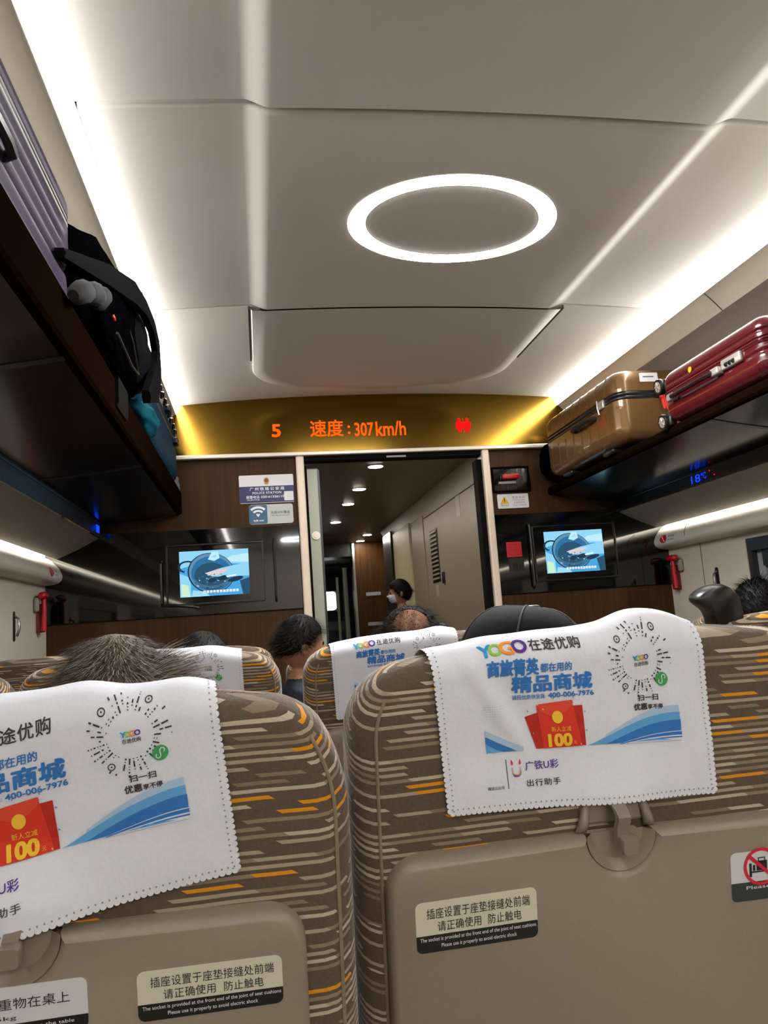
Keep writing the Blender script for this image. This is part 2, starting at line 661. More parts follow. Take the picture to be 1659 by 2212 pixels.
# cove lights: strip faces inward, hidden from the racks by the lip
for side, nm in ((1, 'left'), (-1, 'right')):
    lx = XL if side > 0 else XR
    mb = MB()
    mb.loft([[(lx, y, 1.078), (lx + .012 * side, y, 1.100), (lx + .026 * side, y, 1.132)] for y in (Y0B, BH - .005)], 0, False, False, closed=False)
    o = mb.build('cove_light', M_LIGHT)
    tag(o, 'long white LED cove strip along the %s side of the ceiling' % nm, 'ceiling light', 'LED cove strips')
    # upper wall behind the rack
    mb = MB()
    s_ = side
    P = [(lx, 1.0785), (lx - .004 * s_, 1.0765), (lx - .012 * s_, 1.074), (lx - .035 * s_, 1.048), (lx - .065 * s_, 1.012)]
    mb.loft([[(x, y, z) for x, z in P] for y in (Y0B, BH)], 0, False, False, closed=False)
    struct(mb.build('trim_2' if side > 0 else 'trim_3', M_BEIGE, angle=50))
    P = [(lx - .065 * s_, 1.012), (lx - .10 * s_, 1.055), (lx - .20 * s_, 1.085), (lx - .40 * s_, 1.08), (lx - .50 * s_, .98), (lx - .53 * s_, .80), (lx - .54 * s_, .56)]
    mb = MB()
    mb.loft([[(x, y, z) for x, z in P] for y in (Y0B, BH)], 0, False, False, closed=False)
    struct(mb.build('wall_upper_left' if side > 0 else 'wall_upper_right', M_BEIGE if side > 0 else M_RACKSHADE, angle=50))  # right side painted in its shaded tone, left side plain beige
# joint ring in the right-hand lip
mb = MB(); mb.tube([(XR + .002, 2.36, 1.075), (XR + .03, 2.36, 1.048), (XR + .064, 2.36, 1.011)], .0015, 6)
struct(mb.build('trim_4', M_SEAM))

# side walls
def side_wall(name, x, s_, wins):
    mb = MB()
    T = .09 * s_
    xs0, xs1 = sorted((x, x + T))
    z0, z1 = -.36, .255
    mb.box(xs0, xs1, Y0B, BH, -1.22, z0)
    mb.box(xs0, xs1, Y0B, BH, z1, .62)
    ys = [Y0B]
    for a, b in wins:
        ys += [a, b]
    ys.append(BH)
    for i in range(0, len(ys), 2):
        mb.box(xs0, xs1, ys[i], ys[i + 1], z0, z1)
    return struct(mb.build(name, M_WALL, smooth=False, merge=False))
WINS = [(-1.9, -.55), (.05, 1.4), (1.95, 3.09)]
side_wall('wall_right', 2.13, 1, WINS)
side_wall('wall_left', -.975, -1, WINS)
M_GLASS = mat('night_glass', '05070b', .03, var=0)
M_WFR = mat('window_frame_dark', '2a2a29', .4, var=.05)
M_WREV = mat('window_reveal_grey', '8f9398', .4, var=.02)
k = 0
for x, s_ in ((2.13, 1), (-.975, -1)):
    for a, b in WINS:
        k += 1
        e = empty('window_%d' % k, (x, (a + b) / 2, -.36))
        e['kind'] = 'structure'
        mb = MB()
        X = lambda d: x + d * s_
        def bx(d0, d1, y0, y1, z0, z1):
            q = sorted((X(d0), X(d1)))
            mb.box(q[0], q[1], y0, y1, z0, z1)
        bx(.004, .05, a, b, .20, .255); bx(.004, .05, a, b, -.36, -.33)
        bx(.004, .05, a, a + .03, -.33, .20); bx(.004, .05, b - .03, b, -.33, .20)
        mb.build('frame', M_WFR, e, smooth=False)
        mb = MB()
        bx(.03, .07, b - .075, b - .03, -.33, .20); bx(.03, .07, a + .03, a + .075, -.33, .20)
        mb.build('reveal', M_WREV, e, smooth=False)
        mb = MB()
        bx(.02, .06, a + .075, b - .075, .13, .2)
        mb.build('blind', M_WFR, e, smooth=False)
        mb = MB()
        bx(.072, .078, a + .03, b - .03, -.33, .20)
        mb.build('pane', M_GLASS, e, smooth=False)

# lit side rails, duct panels and rail lights
for side, nm in ((1, 'left'), (-1, 'right')):
    s_ = side
    wx = -.975 if side > 0 else 2.13
    P = [(wx + a * s_, b) for a, b in ((.0, .405), (.015, .400), (.030, .388), (.048, .370), (.064, .350), (.074, .330), (.077, .315), (.072, .298), (.058, .286), (.035, .280), (.0, .277))]
    mb = MB()
    mb.loft([[(x, y, z) for x, z in P] for y in (Y0B, BH - .004)], 0, False, False, closed=False)
    struct(mb.build('trim_5' if side > 0 else 'trim_6', M_RAILW, angle=60))
    mb = MB()
    mb.loft([[(wx + .042 * s_, y, .432), (wx + .002 * s_, y, .432)] for y in (Y0B, BH - .01)], 0, False, False, closed=False)
    tag(mb.build('rail_light', M_LRAIL), 'warm white light line above the %s window rail' % nm, 'strip light', 'rail light lines')
    # grey duct panel, sloping from the window rail up to the rack
    tx, tz, bx_, bz = (-.735, .486, -.923, .397) if side > 0 else (1.877, .488, 2.078, .397)
    mb = MB()
    mb.loft([[(tx, y, tz), (tx + (bx_ - tx) * .5, y, tz + (bz - tz) * .5 - .004), (bx_, y, bz), (bx_ - .02 * s_, y, bz + .02), (tx - .05 * s_, y, tz + .03)] for y in (Y0B, BH - .004)], 0, False, False, closed=True)
    struct(mb.build('trim_7' if side > 0 else 'trim_8', M_DUCT, angle=60))
mb = MB(); mb.tube([(2.13 - a, 3.44, b) for a, b in ((.004, .400), (.034, .389), (.052, .377), (.066, .360), (.075, .340), (.077, .322), (.072, .305), (.060, .291), (.040, .282), (.0, .277))], .0012, 6)
mb.box(2.1285, 2.1301, 3.44, 3.4425, -.35, .28)
struct(mb.build('trim_9', M_SEAM))

# ------------------------------------------------------------------ bulkhead
mb = MB()
zt, zb = .60, -1.22
mb.box(-1.06, .205, BH, BH + .05, -1.22, .857)
mb.box(1.19, 2.22, BH, BH + .05, -1.22, .857)
mb.box(.205, 1.19, BH, BH + .05, .823, .857)
struct(mb.build('wall_front', M_WOOD, smooth=False, merge=False))
mb = MB()
top = [(-.50 + 2.25 * i / 30, max(zbase(-.50 + 2.25 * i / 30), 1.0) + .02) for i in range(31)]
pts = [(-.50, .857)] + [(x, z) for x, z in top] + [(1.75, .857)]
mb.prism(pts, lambda a, b, h: (a, h, b), BH - .004, BH + .05)
struct(mb.build('wall_header', M_GOLD, smooth=False))
mb = MB(); mb.box(-.62, 1.92, BH - .035, BH, .846, .866)
bev(struct(mb.build('trim_10', M_ALU, smooth=False)), .004)
mb = MB(); mb.box(.24, 1.155, BH - .01, BH + .06, .822, .846)
struct(mb.build('trim_11', M_RUB, smooth=False))
mb = MB(); mb.box(.66, .76, BH - .016, BH - .009, .825, .834)
struct(mb.build('trim_12', M_DUCT, smooth=False))
# door posts
mb = MB(); mb.box(.203, .243, BH - .03, BH + .06, -1.22, .846)
bev(struct(mb.build('trim_13', M_POST, smooth=False)), .008, 3)
mb = MB(); mb.box(1.156, 1.194, BH - .03, BH + .06, -1.22, .846)
bev(struct(mb.build('trim_14', M_POST, smooth=False)), .008, 3)
mb = MB(); mb.box(1.128, 1.156, BH - .005, BH + .07, -1.22, .80); mb.box(.243, .256, BH + .0, BH + .06, -1.22, .80)
struct(mb.build('trim_15', M_RUB, smooth=False))
# sliding door leaf, nearly all pushed into its pocket
mb = MB(); mb.box(.0, .318, BH + .062, BH + .10, -1.215, .80)
d1 = struct(bev(mb.build('door_1', M_SAGE, smooth=False), .006))
mb = MB(); mb.disc((.288, BH + .062, .455), (0, -1, 0), .021, .008, 24); mb.disc((.288, BH + .054, .455), (0, -1, 0), .012, .004, 20)
mb.build('button', M_ALU, d1)
mb = MB(); mb.box(.312, .322, BH + .058, BH + .104, -1.2, .79)
mb.build('rubber_edge', M_BLACK, d1, smooth=False)

# black glossy panels beside the door, with screens
def chars_panel():
    pass
def display_panel(name, x0, x1, label, sx0, sx1, sz0, sz1, bars):
    e = tag(empty(name, ((x0 + x1) / 2, BH, .10)), label, 'screen panel', 'black screen panels')
    mb = MB(); mb.box(x0, x1, BH - .012, BH + .001, .10, .505)
    mb.build('panel', M_GLOSS, e, smooth=False)
    # bezel frame around the screen
    fx0, fx1, fz0, fz1 = sx0 - .055, sx1 + .065, sz0 - .03, sz1 + .025
    mb = MB()
    for q in ((fx0, fx1, fz1, fz1 + .008), (fx0, fx1, fz0 - .008, fz0), (fx0 - .008, fx0, fz0 - .008, fz1 + .008), (fx1, fx1 + .008, fz0 - .008, fz1 + .008)):
        mb.box(q[0], q[1], BH - .020, BH - .012, q[2], q[3])
    bev(mb.build('bezel', M_BLACK, e, smooth=False), .002)
    mb = MB(); mb.box(fx0 + .004, fx1 - .004, BH - .014, BH - .011, fz0 + .004, fz1 - .004)
    mb.build('glass', M_GLOSS, e, smooth=False)
    # the picture on the screen: a blue kitchen scene with a round dark pan
    y = BH - .0146
    W, H = sx1 - sx0, sz1 - sz0
    cols = ['8fd0ee', '4aa2d8', '2f6f9e', '10202c', '22384a', 'b9e6f6', 'd8f2f8', '3b2f2a', '9fd6ee', 'c6e9c8', 'e8f6fa', '5f8fae', '2c526c', 'd9c8cc']
    ms = [glow('screen_' + c, c, .8) for c in cols]
    mb = MB()
    lay = [0]
    def fn(a, b):
        return (sx0 + W * a, y - .00012 * lay[0], sz0 + H * b)
    def L(): lay[0] += 1
    poly2d(mb, [(0, 0), (1, 0), (1, 1), (0, 1)], fn, 1); L()
    poly2d(mb, [(0, .62), (.3, .74), (1, .66), (1, 1), (0, 1)], fn, 0); L()
    poly2d(mb, [(.6, .74), (1, .70), (1, .90), (.75, .86)], fn, 5); L()
    poly2d(mb, [(0, 0), (.16, 0), (.15, .42), (0, .52)], fn, 0); L()
    poly2d(mb, [(.02, .02), (.14, .0), (.12, .25), (.02, .3)], fn, 9); L()
    ring2d(mb, .11, .66, .10, .135, radians(60), radians(250), fn, 4, 16); L()
    # tilted pan: rim, wall, base, contents
    ell2d(mb, .45, .50, .335, .445, fn, 4, 40, rot=.12); L()
    ell2d(mb, .455, .505, .320, .428, fn, 11, 40, rot=.12); L()
    ell2d(mb, .46, .48, .295, .385, fn, 2, 40, rot=.12); L()
    ell2d(mb, .455, .43, .245, .300, fn, 12, 40, rot=.12); L()
    for k in range(5):
        ring2d(mb, .46, .47, .255 + k * .012, .259 + k * .012, radians(200), radians(330), fn, 11, 16)
    L()
    poly2d(mb, [(.41, .80), (.47, .96), (.56, .97), (.58, .82), (.50, .76)], fn, 5); L()
    poly2d(mb, [(.45, .84), (.53, .92), (.54, .83)], fn, 8); L()
    poly2d(mb, [(.36, .50), (.60, .60), (1, .70), (1, .40), (.66, .40), (.46, .42)], fn, 0); L()
    poly2d(mb, [(.36, .50), (.52, .56), (.72, .58), (.60, .46), (.44, .44)], fn, 13); L()
    rnd = random.Random(3)
    for i in range(60):
        a, r = rnd.uniform(0, 2 * pi), rnd.uniform(.03, .24)
        ell2d(mb, .43 + r * cos(a), .34 + r * .75 * sin(a), rnd.uniform(.006, .016), rnd.uniform(.006, .014), fn, rnd.choice((2, 5, 12, 4, 11)), 8)
    L()
    for cx, cy, rx in ((.46, .34, .06), (.62, .38, .09), (.80, .34, .12)):
        ell2d(mb, cx, cy, rx, .05, fn, 4, 14, rot=.35); L()
    poly2d(mb, [(.66, .42), (.82, .45), (.80, .41), (.68, .38)], fn, 6); L()
    poly2d(mb, [(.90, .0), (1, .0), (1, .36), (.86, .30)], fn, 12); L()
    poly2d(mb, [(.16, 0), (.42, .0), (.36, .10), (.18, .14)], fn, 8); L()
    for i in range(11):
        a = .33 + i * .047
        mb.add([fn(a, .065), fn(a + .036, .065), fn(a + .036, .12), fn(a, .12)], [(0, 1, 2, 3)], 10)
        mb.add([fn(a + .008, .08), fn(a + .028, .08), fn(a + .028, .09), fn(a + .008, .09)], [(0, 1, 2, 3)], 4)
    mb.build('screen', ms, e, smooth=False, merge=False)
    for bx0, bz0, bz1 in bars:
        mb = MB()
        mb.tube([(bx0, BH - .013, bz0), (bx0, BH - .034, bz0 + .012), (bx0, BH - .034, bz1 - .012), (bx0, BH - .013, bz1)], .0055, 8)
        mb.build('grab_bar', M_DARK, e)
    return e
pl_ = display_panel('display_panel', -.974, .2, 'black glossy panel left of the door with a lit screen showing a pan', -.372, -.048, .185, .402,
                    [(-.455, .15, .36), (.075, .14, .44)])
mb = MB(); mb.tube([(-.45, BH - .014, .152), (-.40, BH - .03, .15), (-.31, BH - .03, .138), (-.29, BH - .014, .132)], .007, 8)
mb.build('ledge', M_DARK, pl_)
pr_ = display_panel('display_panel', 1.196, 2.13, 'black glossy panel right of the door with a lit screen showing a pan', 1.449, 1.767, .190, .404,
                    [(1.37, .12, .455)])
mb = MB(); mb.box(1.245, 1.325, BH - .0135, BH - .0118, .285, .362)
lbl = mb.build('notice', M_RED, pr_, smooth=False)
lbl['label'] = 'small red notice square'
mb = MB()
for i in range(5):
    put_text(mb, '禁止触摸设备' if i % 2 == 0 else 'Emergency', 1.252, .345 - i * .013, 1.318, .353 - i * .013, lambda a, b: (a, BH - .0139, b))
mb.build('lettering', mat('notice_red_ink', '7a0d12', .6, var=0), lbl, smooth=False, merge=False)
mb = MB(); mb.box(1.25, 1.33, BH - .0145, BH - .0118, .215, .28)
for i in range(3):
    mb.box(1.275 + i * .016, 1.281 + i * .016, BH - .022, BH - .0145, .225, .25)
mb.build('socket', M_BLACK, pr_, smooth=False)

# emergency brake box
e = tag(empty('emergency_brake', (1.30, BH, .62)), 'recessed emergency brake box with a red pull handle above the warning sticker', 'emergency brake')
mb = MB()
for q in ((1.205, 1.405, .745, .755), (1.205, 1.405, .622, .630), (1.205, 1.213, .63, .745), (1.397, 1.405, .63, .745)):
    mb.box(q[0], q[1], BH - .014, BH, q[2], q[3])
bev(mb.build('frame', M_BEAM, e, smooth=False), .003)
mb = MB(); mb.box(1.213, 1.397, BH - .006, BH - .001, .63, .745); mb.build('recess', M_GLOSS, e, smooth=False)
mb = MB(); mb.rbox((1.30, BH - .022, .70), (.085, .028, .026), .006, 3); mb.build('handle', M_RED, e)
mb = MB(); mb.box(1.237, 1.33, BH - .016, BH - .006, .664, .676); mb.build('ledge', M_DUCT, e, smooth=False)

# stickers on the wall: built flat, thin backing plus printed marks
def sticker(name, label, cat, x0, x1, z0, z1, marks, base, r=.006, yy=BH, group=None):
    e = tag(empty(name, ((x0 + x1) / 2, yy, z0)), label, cat, group)
    mb = MB()
    mb.prism(rrect(x0, x1, z0, z1, r), lambda a, b, h: (a, h, b), yy - .0012, yy)
    mb.build('backing', base, e, smooth=False)
    for nm, m, fnm in marks:
        mb = MB()
        fnm(mb)
        mb.build(nm, m, e, smooth=False, merge=False)
    return e
def wl(d):
    return lambda a, b: (a, BH - .0012 - d, b)
M_PAPER = mat('paper_white', 'd9d8da', .5, var=.01)
M_NAVY = mat('police_navy', '1d1b55', .45, var=.02)
M_GREYI = mat('ink_grey', '55565a', .6, var=0)
M_WHI = mat('ink_white', 'e6e6ea', .6, var=0)
M_YEL = mat('warning_yellow', 'e0a80c', .5, var=0)
M_INK = mat('ink_black', '141416', .6, var=0)
def pol_navy(mb): poly2d(mb, [(-.078, .624), (.187, .624), (.187, .706), (-.078, .706)], wl(.0002))
def pol_badge(mb):
    ell2d(mb, .055, .733, .0135, .0165, wl(.0003), 0)
    poly2d(mb, [(.044, .722), (.066, .722), (.063, .714), (.047, .714)], wl(.0004), 0)
    ell2d(mb, .055, .734, .009, .0105, wl(.0005), 1)
def pol_txt(mb):
    put_text(mb, '广州铁路公安局', -.028, .684, .140, .701, wl(.0004), spacing=1.4, bold=.01)
    put_text(mb, 'POLICE STATION', -.015, .667, .125, .678, wl(.0004), bold=.02, spacing=1.2)
    put_text(mb, '报警电话', -.046, .645, .018, .660, wl(.0004), bold=.01)
    put_text(mb, '020-61326110', .025, .647, .138, .658, wl(.0004), bold=.02)
    put_text(mb, 'TELEPHONE', -.044, .636, .018, .642, wl(.0004))
def pol_patch(mb): poly2d(mb, rrect(.138, .184, .630, .676, .004), wl(.0005))
st = sticker('police_sticker', 'white and navy railway police sticker above the wireless sticker', 'sticker', -.078, .187, .622, .762,
             [('navy_field', M_NAVY, pol_navy), ('lettering', M_WHI, pol_txt), ('white_patch', M_PAPER, pol_patch)], M_PAPER)
mb = MB(); pol_badge(mb)
mb.build('badge', [mat('badge_gold', 'b08420', .4, var=0), mat('badge_red', '7a2c10', .4, var=0)], st, smooth=False, merge=False)
M_WIFI = mat('wifi_blue', '2e5878', .45, var=.02)
def wf_blue(mb): poly2d(mb, rrect(-.036, .052, .520, .612, .006), wl(.0002))
def wf_sym(mb):
    for r0, r1 in ((.044, .055), (.027, .037)):
        ring2d(mb, .0075, .552, r0, r1, radians(48), radians(132), wl(.0004))
    poly2d(mb, [(.0075, .553), (.017, .566), (.0125, .571), (.0075, .567), (.0025, .571), (-.002, .566)], wl(.0004))
    put_text(mb, '免费 WiFi', -.016, .530, .034, .541, wl(.0004), bold=.01)
def wf_txt(mb):
    put_text(mb, '无线WIFI覆盖', .068, .566, .162, .580, wl(.0004), bold=.01)
    put_text(mb, 'FREE WIRELESS NETWORK', .070, .554, .160, .560, wl(.0004))
sticker('wireless_sticker', 'blue and pale grey wireless network sticker below the police sticker', 'sticker', -.036, .178, .518, .614,
        [('blue_field', M_WIFI, wf_blue), ('symbol', M_WHI, wf_sym), ('lettering', M_GREYI, wf_txt)], mat('pale_green_grey', 'b9bcb4', .5, var=.01), r=.012)
def wn_tri(mb):
    poly2d(mb, [(1.238, .562), (1.286, .562), (1.262, .600)], wl(.0003))
def wn_ex(mb):
    poly2d(mb, [(1.2605, .570), (1.2635, .570), (1.2645, .592), (1.2595, .592)], wl(.0005))
    put_text(mb, '警示', 1.242, .549, 1.262, .559, wl(.0004)); put_text(mb, '标识', 1.264, .549, 1.284, .559, wl(.0004))
def wn_txt(mb):
    put_text(mb, '紧急制动', 1.305, .588, 1.372, .600, wl(.0004), spacing=1.5)
    put_text(mb, 'EMERGENCY BRAKE', 1.305, .577, 1.372, .583, wl(.0004))
    put_text(mb, '非紧急勿动', 1.312, .561, 1.370, .572, wl(.0004), spacing=1.2)
    put_text(mb, 'MISUSE IS PUNISHED', 1.305, .549, 1.378, .555, wl(.0004))
sticker('warning_sticker', 'white warning sticker with a yellow triangle under the red brake handle', 'sticker', 1.225, 1.392, .538, .612,
        [('triangle', M_YEL, wn_tri), ('exclamation', M_INK, wn_ex), ('lettering', mat('ink_dull_red', 'a05a5a', .6, var=0), wn_txt)], M_PAPER)

# LED readout behind the gold header
e = tag(empty('led_display', (.6, BH, .95)), 'orange LED readout of coach number and speed on the gold header', 'LED display')
fl = lambda a, b: (a, BH - .006, b)
def led_grid(mb, body, x0, z0, x1, z1, bold=.01): put_text(mb, body, x0, z0, x1, z1, fl, bold=bold)
mb = MB(); led_grid(mb, '5', .093, .952, .138, 1.014, .03); mb.build('coach_number', M_LED, e, smooth=False, merge=False)
mb = MB(); led_grid(mb, '速度', .284, .946, .452, 1.030, .012); led_grid(mb, ':', .473, .955, .487, .998, .02)
led_grid(mb, '307', .508, .944, .606, 1.011, .015); led_grid(mb, 'km/h', .617, .940, .773, 1.015, .012)
mb.build('speed_readout', M_LED, e, smooth=False, merge=False)
e = tag(empty('toilet_sign', (1.077, BH, .95)), 'red lit toilet sign of two figures right of the speed readout', 'sign')
mb = MB()
for cx in (1.056, 1.099):
    ell2d(mb, cx, 1.013, .008, .010, fl, 0, 12)
    poly2d(mb, [(cx - .019, .996), (cx - .010, 1.003), (cx + .010, 1.003), (cx + .019, .996), (cx + .017, .965), (cx + .009, .960), (cx + .007, .946), (cx - .007, .946), (cx - .009, .960), (cx - .017, .965)], fl)
poly2d(mb, [(1.0755, .946), (1.0795, .946), (1.0795, 1.02), (1.0755, 1.02)], fl)
mb.build('figures', M_LEDR, e, smooth=False, merge=False)

# ------------------------------------------------------------------ vestibule beyond the door
M_VW = mat('vestibule_wall_taupe', '9a8c78', .4, var=.03)
M_VC = mat('vestibule_ceiling', '6e6254', .45, var=.03)
VX = 1.335
mb = MB(); mb.box(-.25, 1.6, BH + .05, 9.4, -1.26, -1.22); struct(mb.build('floor_vestibule', M_FLOOR))
mb = MB(); mb.box(-.25, 1.6, BH + .06, 9.4, .955, .99); struct(mb.build('ceiling_vestibule', M_VC))
mb = MB()
mb.loft([[(VX + .02, y, -1.22), (VX, y, .55), (VX - .004, y, .78), (VX - .012, y, .90), (VX - .05, y, .955), (VX + .2, y, .955), (VX + .2, y, -1.22)] for y in (BH + .06, 8.0)], 0)
struct(mb.build('wall_vestibule_right', M_VW, angle=60))
mb = MB(); mb.box(-.25, -.2, BH + .06, 9.4, -1.22, .955); struct(mb.build('wall_vestibule_left', M_VW, smooth=False))
mb = MB(); mb.box(1.102, 1.6, 8.88, 9.3, -1.22, .955); struct(mb.build('wall_vestibule_end', M_WOODD, smooth=False))
mb = MB(); mb.box(1.078, 1.104, 8.86, 9.0, -1.22, .955); struct(mb.build('trim_16', M_CHROME, smooth=False))
mb = MB(); mb.box(-.2, .55, 8.88, 9.3, -1.22, .955); mb.box(.55, 1.08, 8.9, 9.3, .80, .955)
struct(mb.build('wall_gangway', M_BLACK, smooth=False))
# doors and cupboard panels in the corridor wall
def corr_door(nm, y0, y1, z0, z1, m):
    mb = MB()
    mb.box(VX - .016, VX + .004, y0, y1, z0, z1)
    return struct(bev(mb.build(nm, m, smooth=False), .004))
dd = corr_door('door_2', 4.28, 5.98, -1.2, .80, M_VW)
mb = MB()
for q in ((4.26, 6.0, .80, .812), (5.985, 6.0, -1.2, .80)):
    mb.box(VX - .008, VX + .003, q[0], q[1], q[2], q[3])
struct(mb.build('trim_17', M_SEAM, smooth=False))
corr_door('door_3', 6.02, 6.50, -1.2, .84, M_VW)
corr_door('door_4', 6.62, 7.45, -1.2, .86, mat('cream_door', 'cfc19c', .45, var=.02))
mb = MB(); mb.box(VX - .03, VX, 7.5, 7.98, -1.2, .9); struct(mb.build('trim_18', M_DARK, smooth=False))
mb = MB()
mb.box(VX - .019, VX - .0155, 5.53, 5.78, .275, .675)
mb.build('vent_backing', M_BLACK, dd, smooth=False)
for i in range(12):
    mb = MB()
    z = .295 + i * .032
    mb.box(VX - .026, VX - .018, 5.545, 5.765, z, z + .014)
    mb.build('vent_slat', M_VW, dd, smooth=False)
mb = MB(); mb.rbox((VX - .022, 5.42, .295), (.014, .05, .085), .006, 2); mb.build('handle', M_DARK, dd)
mb = MB(); mb.box(VX - .0175, VX - .0158, 4.83, 4.93, .665, .80); mb.build('notice', mat('pale_notice', 'b0a694', .4, var=0), dd, smooth=False)
mb = MB(); mb.box(VX - .0175, VX - .0158, 5.62, 5.70, .17, .255); mb.build('small_notice', mat('pale_notice', 'b0a694', .4, var=0), dd, smooth=False)
# signs on the end wall
for z in (.345, .0):
    mb = MB(); mb.prism(rrect(1.213, 1.385, z - .02, z + .02, .006), lambda a, b, h: (a, h, b), 8.872, 8.88)
    tag(mb.build('door_sign', mat('sign_grey', 'a9a7ac', .4, var=0), smooth=False),
        'small pale sign strip on the brown end wall, %s of the two' % ('upper' if z > .1 else 'lower'), 'sign', 'signs on the end wall')
# downlights
for i, (x, y) in enumerate(((.734, 4.56), (.729, 5.33), (.721, 5.98), (.719, 7.02), (1.17, 8.15), (1.165, 8.72))):
    nm = ('nearest of the corridor row', 'second of the corridor row', 'third of the corridor row', 'fourth of the corridor row', 'nearer of the far pair', 'farther of the far pair')[i]
    e = tag(empty('downlight', (x, y, .95)), 'round recessed white downlight, ' + nm, 'downlight', 'vestibule downlights')
    mb = MB(); mb.disc((x, y, .9555), (0, 0, -1), .044, .006, 24); mb.build('lens', M_SPOT, e)
    mb = MB()
    mb.tube([(x + .047 * cos(2 * pi * q / 24), y + .047 * sin(2 * pi * q / 24), .954) for q in range(24)], .004, 6, closed=True)
    mb.build('rim', M_ALU, e)
# next carriage, seen through the gangway
mb = MB(); mb.box(.2, 2.2, 9.4, 14, -1.26, -1.22); struct(mb.build('floor_next_car', M_FLOOR))
mb = MB(); mb.box(.2, 2.2, 13.9, 14.0, -1.22, 1.1); struct(mb.build('wall_next_car', M_DARK, smooth=False))
mb = MB(); mb.box(.2, 2.2, 9.4, 14, 1.0, 1.05); struct(mb.build('ceiling_next_car', M_VC, smooth=False))
mb = MB(); mb.box(1.0, 1.05, 9.3, 9.42, -1.2, .7); mb.box(.93, .96, 9.5, 9.56, -1.2, .6); struct(mb.build('trim_19', M_SAGE, smooth=False))
e = empty('window_7', (1.0, 12.4, .25)); e['kind'] = 'structure'
mb = MB(); mb.prism(rrect(.93, 1.20, .26, .56, .05), lambda a, b, h: (a, h, b), 12.4, 12.42); mb.build('pane', glow('far_window', 'eef4f6', 2.0), e, smooth=False)
mb = MB(); mb.box(.88, 1.5, 12.40, 12.55, -1.2, .24); mb.box(.88, .925, 12.40, 12.55, .24, .8); mb.box(1.205, 1.6, 12.4, 12.55, .24, .8); mb.box(.88, 1.6, 12.4, 12.55, .565, .8)
struct(mb.build('wall_next_window', mat('far_grey', '6f7478', .5, var=.05), smooth=False))
e = tag(empty('passenger_seat', (1.02, 11.0, -1.22)), 'grey seat of the next carriage seen far through the gangway', 'train seat')
mb = MB(); mb.rbox((1.02, 11.0, -.35), (.42, .12, .78), .05, 3); mb.build('backrest', mat('far_seat_grey', '7b7f80', .7, var=.05), e)
mb = MB(); mb.rbox((1.02, 11.0, .0), (.3, .14, .14), .04, 3); mb.build('headrest_cover', mat('far_cover_white', 'c9ccca', .7, var=.02), e)
mb = MB(); mb.rbox((1.02, 11.25, -.75), (.44, .45, .12), .04, 2); mb.box(.85, 1.2, 11.1, 11.4, -1.22, -.8); mb.build('cushion', mat('far_seat_grey', '7b7f80', .7, var=.05), e)

# ------------------------------------------------------------------ ring lights in the ceiling
def ring_light(cx, cy, label):
    e = tag(empty('ring_light', (cx, cy, 1.12)), label, 'ceiling light', 'oval ring lights')
    a, b, ph = .3115, .2431, .119
    def P(q, t, z):
        x, y = (a - q) * cos(t), (b - q) * sin(t)
        X = cx + x * cos(ph) - y * sin(ph)
        return (X, cy + x * sin(ph) + y * cos(ph), zbase(X) - .022 + z)
    n = 96
    mb = MB()
    rings = [[P(q, 2 * pi * i / n, z) for i in range(n)] for q, z in ((.0, .002), (.0005, -.0006), (.0515, -.0006), (.052, .002))]
    mb.loft(rings, 0, False, False)
    mb.build('diffuser', M_RING, e)
    mb = MB()
    rings = [[P(q, 2 * pi * i / n, z) for i in range(n)] for q, z in ((-.004, .003), (-.003, -.0008), (.0005, -.0008))]
    mb.loft(rings, 0, False, False)
    rings = [[P(q, 2 * pi * i / n, z) for i in range(n)] for q, z in ((.0515, -.0008), (.055, -.0008), (.056, .003))]
    mb.loft(rings, 0, False, False)
    mb.build('rim', M_CEIL, e)
ring_light(.6035, 2.0215, 'glowing oval ring light in the ceiling ahead')
ring_light(.6035, -.4, 'glowing oval ring light in the ceiling just behind the viewer')
ring_light(.6035, -2.3, 'glowing oval ring light in the ceiling far behind the viewer')

